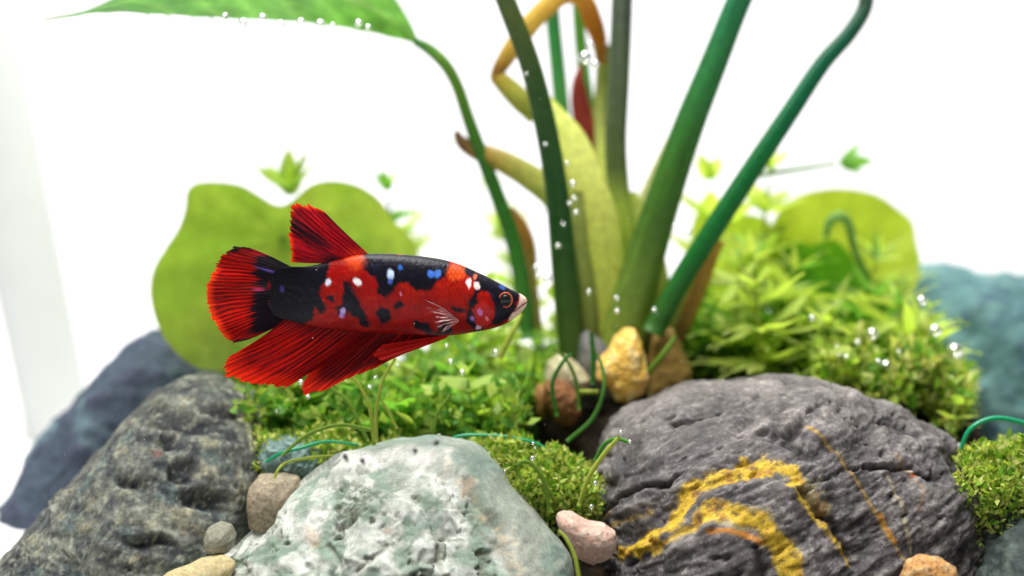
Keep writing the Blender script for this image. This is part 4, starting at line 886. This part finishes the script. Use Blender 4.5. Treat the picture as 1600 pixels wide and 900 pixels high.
# ---------------------------------------------------------------- air bubbles and specks in the water
m, nt, out = nodes('air_bubble')
g = N(nt, 'ShaderNodeBsdfGlossy', i_Roughness=0.1); g.inputs[0].default_value = (1, 1, 1, 1); tr = N(nt, 'ShaderNodeBsdfTransparent')
no = N(nt, 'ShaderNodeLayerWeight', i_Blend=0.55); mr = N(nt, 'ShaderNodeMapRange', i_To_Min=0.4, i_To_Max=0.9); mx = N(nt, 'ShaderNodeMixShader')
nt.links.new(no.outputs['Facing'], mr.inputs[0]); nt.links.new(mr.outputs[0], mx.inputs[0]); nt.links.new(tr.outputs[0], mx.inputs[1]); nt.links.new(g.outputs[0], mx.inputs[2]); nt.links.new(mx.outputs[0], out.inputs[0])
m_bub = m
Vs, Fs = ball(np.zeros(3), 1.0, 16, 12); bub_me = new_mesh('air_bubble', Vs, Fs); bub_me.materials.append(m_bub)
def bubble(label, group, px_, py_, Y, d):
    o = bpy.data.objects.new('air_bubble', bub_me); COL.objects.link(o); o.location = Vector(at(px_, py_, Y)) * U
    s = d / 2 * K * Y / 800; o.scale = (s, s * 1.0, s * 0.95); tag(o, label, 'bubble', group)
LB = 'silvery air bubble in the bright clump beside the teal rock'
for q in ((1269,497,14),(1310,548,22),(1322,560,16),(1363,522,24),(1385,572,26),(1398,585,20),(1372,566,16),(1461,517,26),(1492,548,30),(1360,598,14),(1385,612,22),(1378,600,14),(1487,590,18),(1468,622,12),(1470,645,18),(1440,470,20),(1340,535,12),(1420,590,14),(1405,550,12),(1450,600,12)):
    bubble(LB, 'bubbles beside the teal rock', q[0], q[1], 31.3, q[2] * 0.85)
for q in ((456,620,7),(481,620,8),(432,643,8),(621,571,7),(587,590,6),(578,605,7),(623,632,8),(698,540,7),(704,565,9),(774,550,9),(722,582,10),(686,681,7),(470,598,10)):
    bubble('tiny silvery air bubble clinging to the leafy carpet', 'bubbles on the leafy carpet', q[0], q[1], 29.0, q[2])
for q in ((970,675,7),(984,690,7),(930,755,9),(924,792,9),(833,693,6),(836,700,5),(832,716,9),(789,736,5)):
    bubble('tiny bright bubble on the blades and moss beside the veined rock', 'bubbles beside the veined rock', q[0], q[1], 26.2, q[2])
for q in ((914,90,22),(922,70,14),(930,100,14),(822,115,6),(852,225,7),(886,255,8),(895,287,12),(897,310,11),(900,332,11),(890,318,8),(872,384,10),(840,432,10),(855,435,14),(838,418,12),(920,456,9),(963,466,9),(964,486,10),(1075,363,11),(1054,354,10),(1022,484,9),(848,330,9),(880,350,7)):
    bubble('small bright air bubble clinging to the thick stalks', 'bubbles on the stalks', q[0], q[1], 31.0, q[2])
for q in ((300,24,10),(330,28,9),(352,26,12),(380,36,16),(410,28,14),(438,38,14),(470,34,12),(500,38,16),(520,40,10),(560,36,12),(575,42,9),(262,24,10),(230,22,8)):
    bubble('clear air bubble hanging under the arching leaf', 'bubbles under the arching leaf', q[0], q[1], 30.4, q[2])
V = []; Fq = []
for k in range(80):
    p_ = at(rng.uniform(0, 1600), rng.uniform(150, 800), rng.uniform(25, 28)); r = rng.uniform(.005, .009)
    n0 = len(V); V += [p_ + r * np.array(q) for q in ((1,0,0),(-1,0,0),(0,1,0),(0,-1,0),(0,0,1),(0,0,-1))]
    Fq += [[n0+a, n0+b, n0+c_] for a, b, c_ in ((0,2,4),(2,1,4),(1,3,4),(3,0,4),(2,0,5),(1,2,5),(3,1,5),(0,3,5))]
tag(obj('water_specks', np.array(V), Fq, simple_mat('speck', (0.85, 0.85, 0.82), 0.5)), 'tiny pale specks drifting in the clear water', 'specks', None, 'stuff')

# ---------------------------------------------------------------- pale grey reflection, built as a solid slanting bar
P0, P1 = at(-55, -60, 42), at(98, 690, 42)
V, Fq, t, th = tube(np.array([P0 + (P0 - P1) * .3, P0, P1, P1 + (P1 - P0) * .12]), [1.05] * 4, 12, 20, 0.5)
tag(obj('reflection_bar', V, Fq, rock_mat('reflection_grey', (0.66, 0.68, 0.66), 1, .97, 1.03, .02, .5), base=P1), 'pale grey blurred reflection built as a leaning bar', 'reflection_strip')
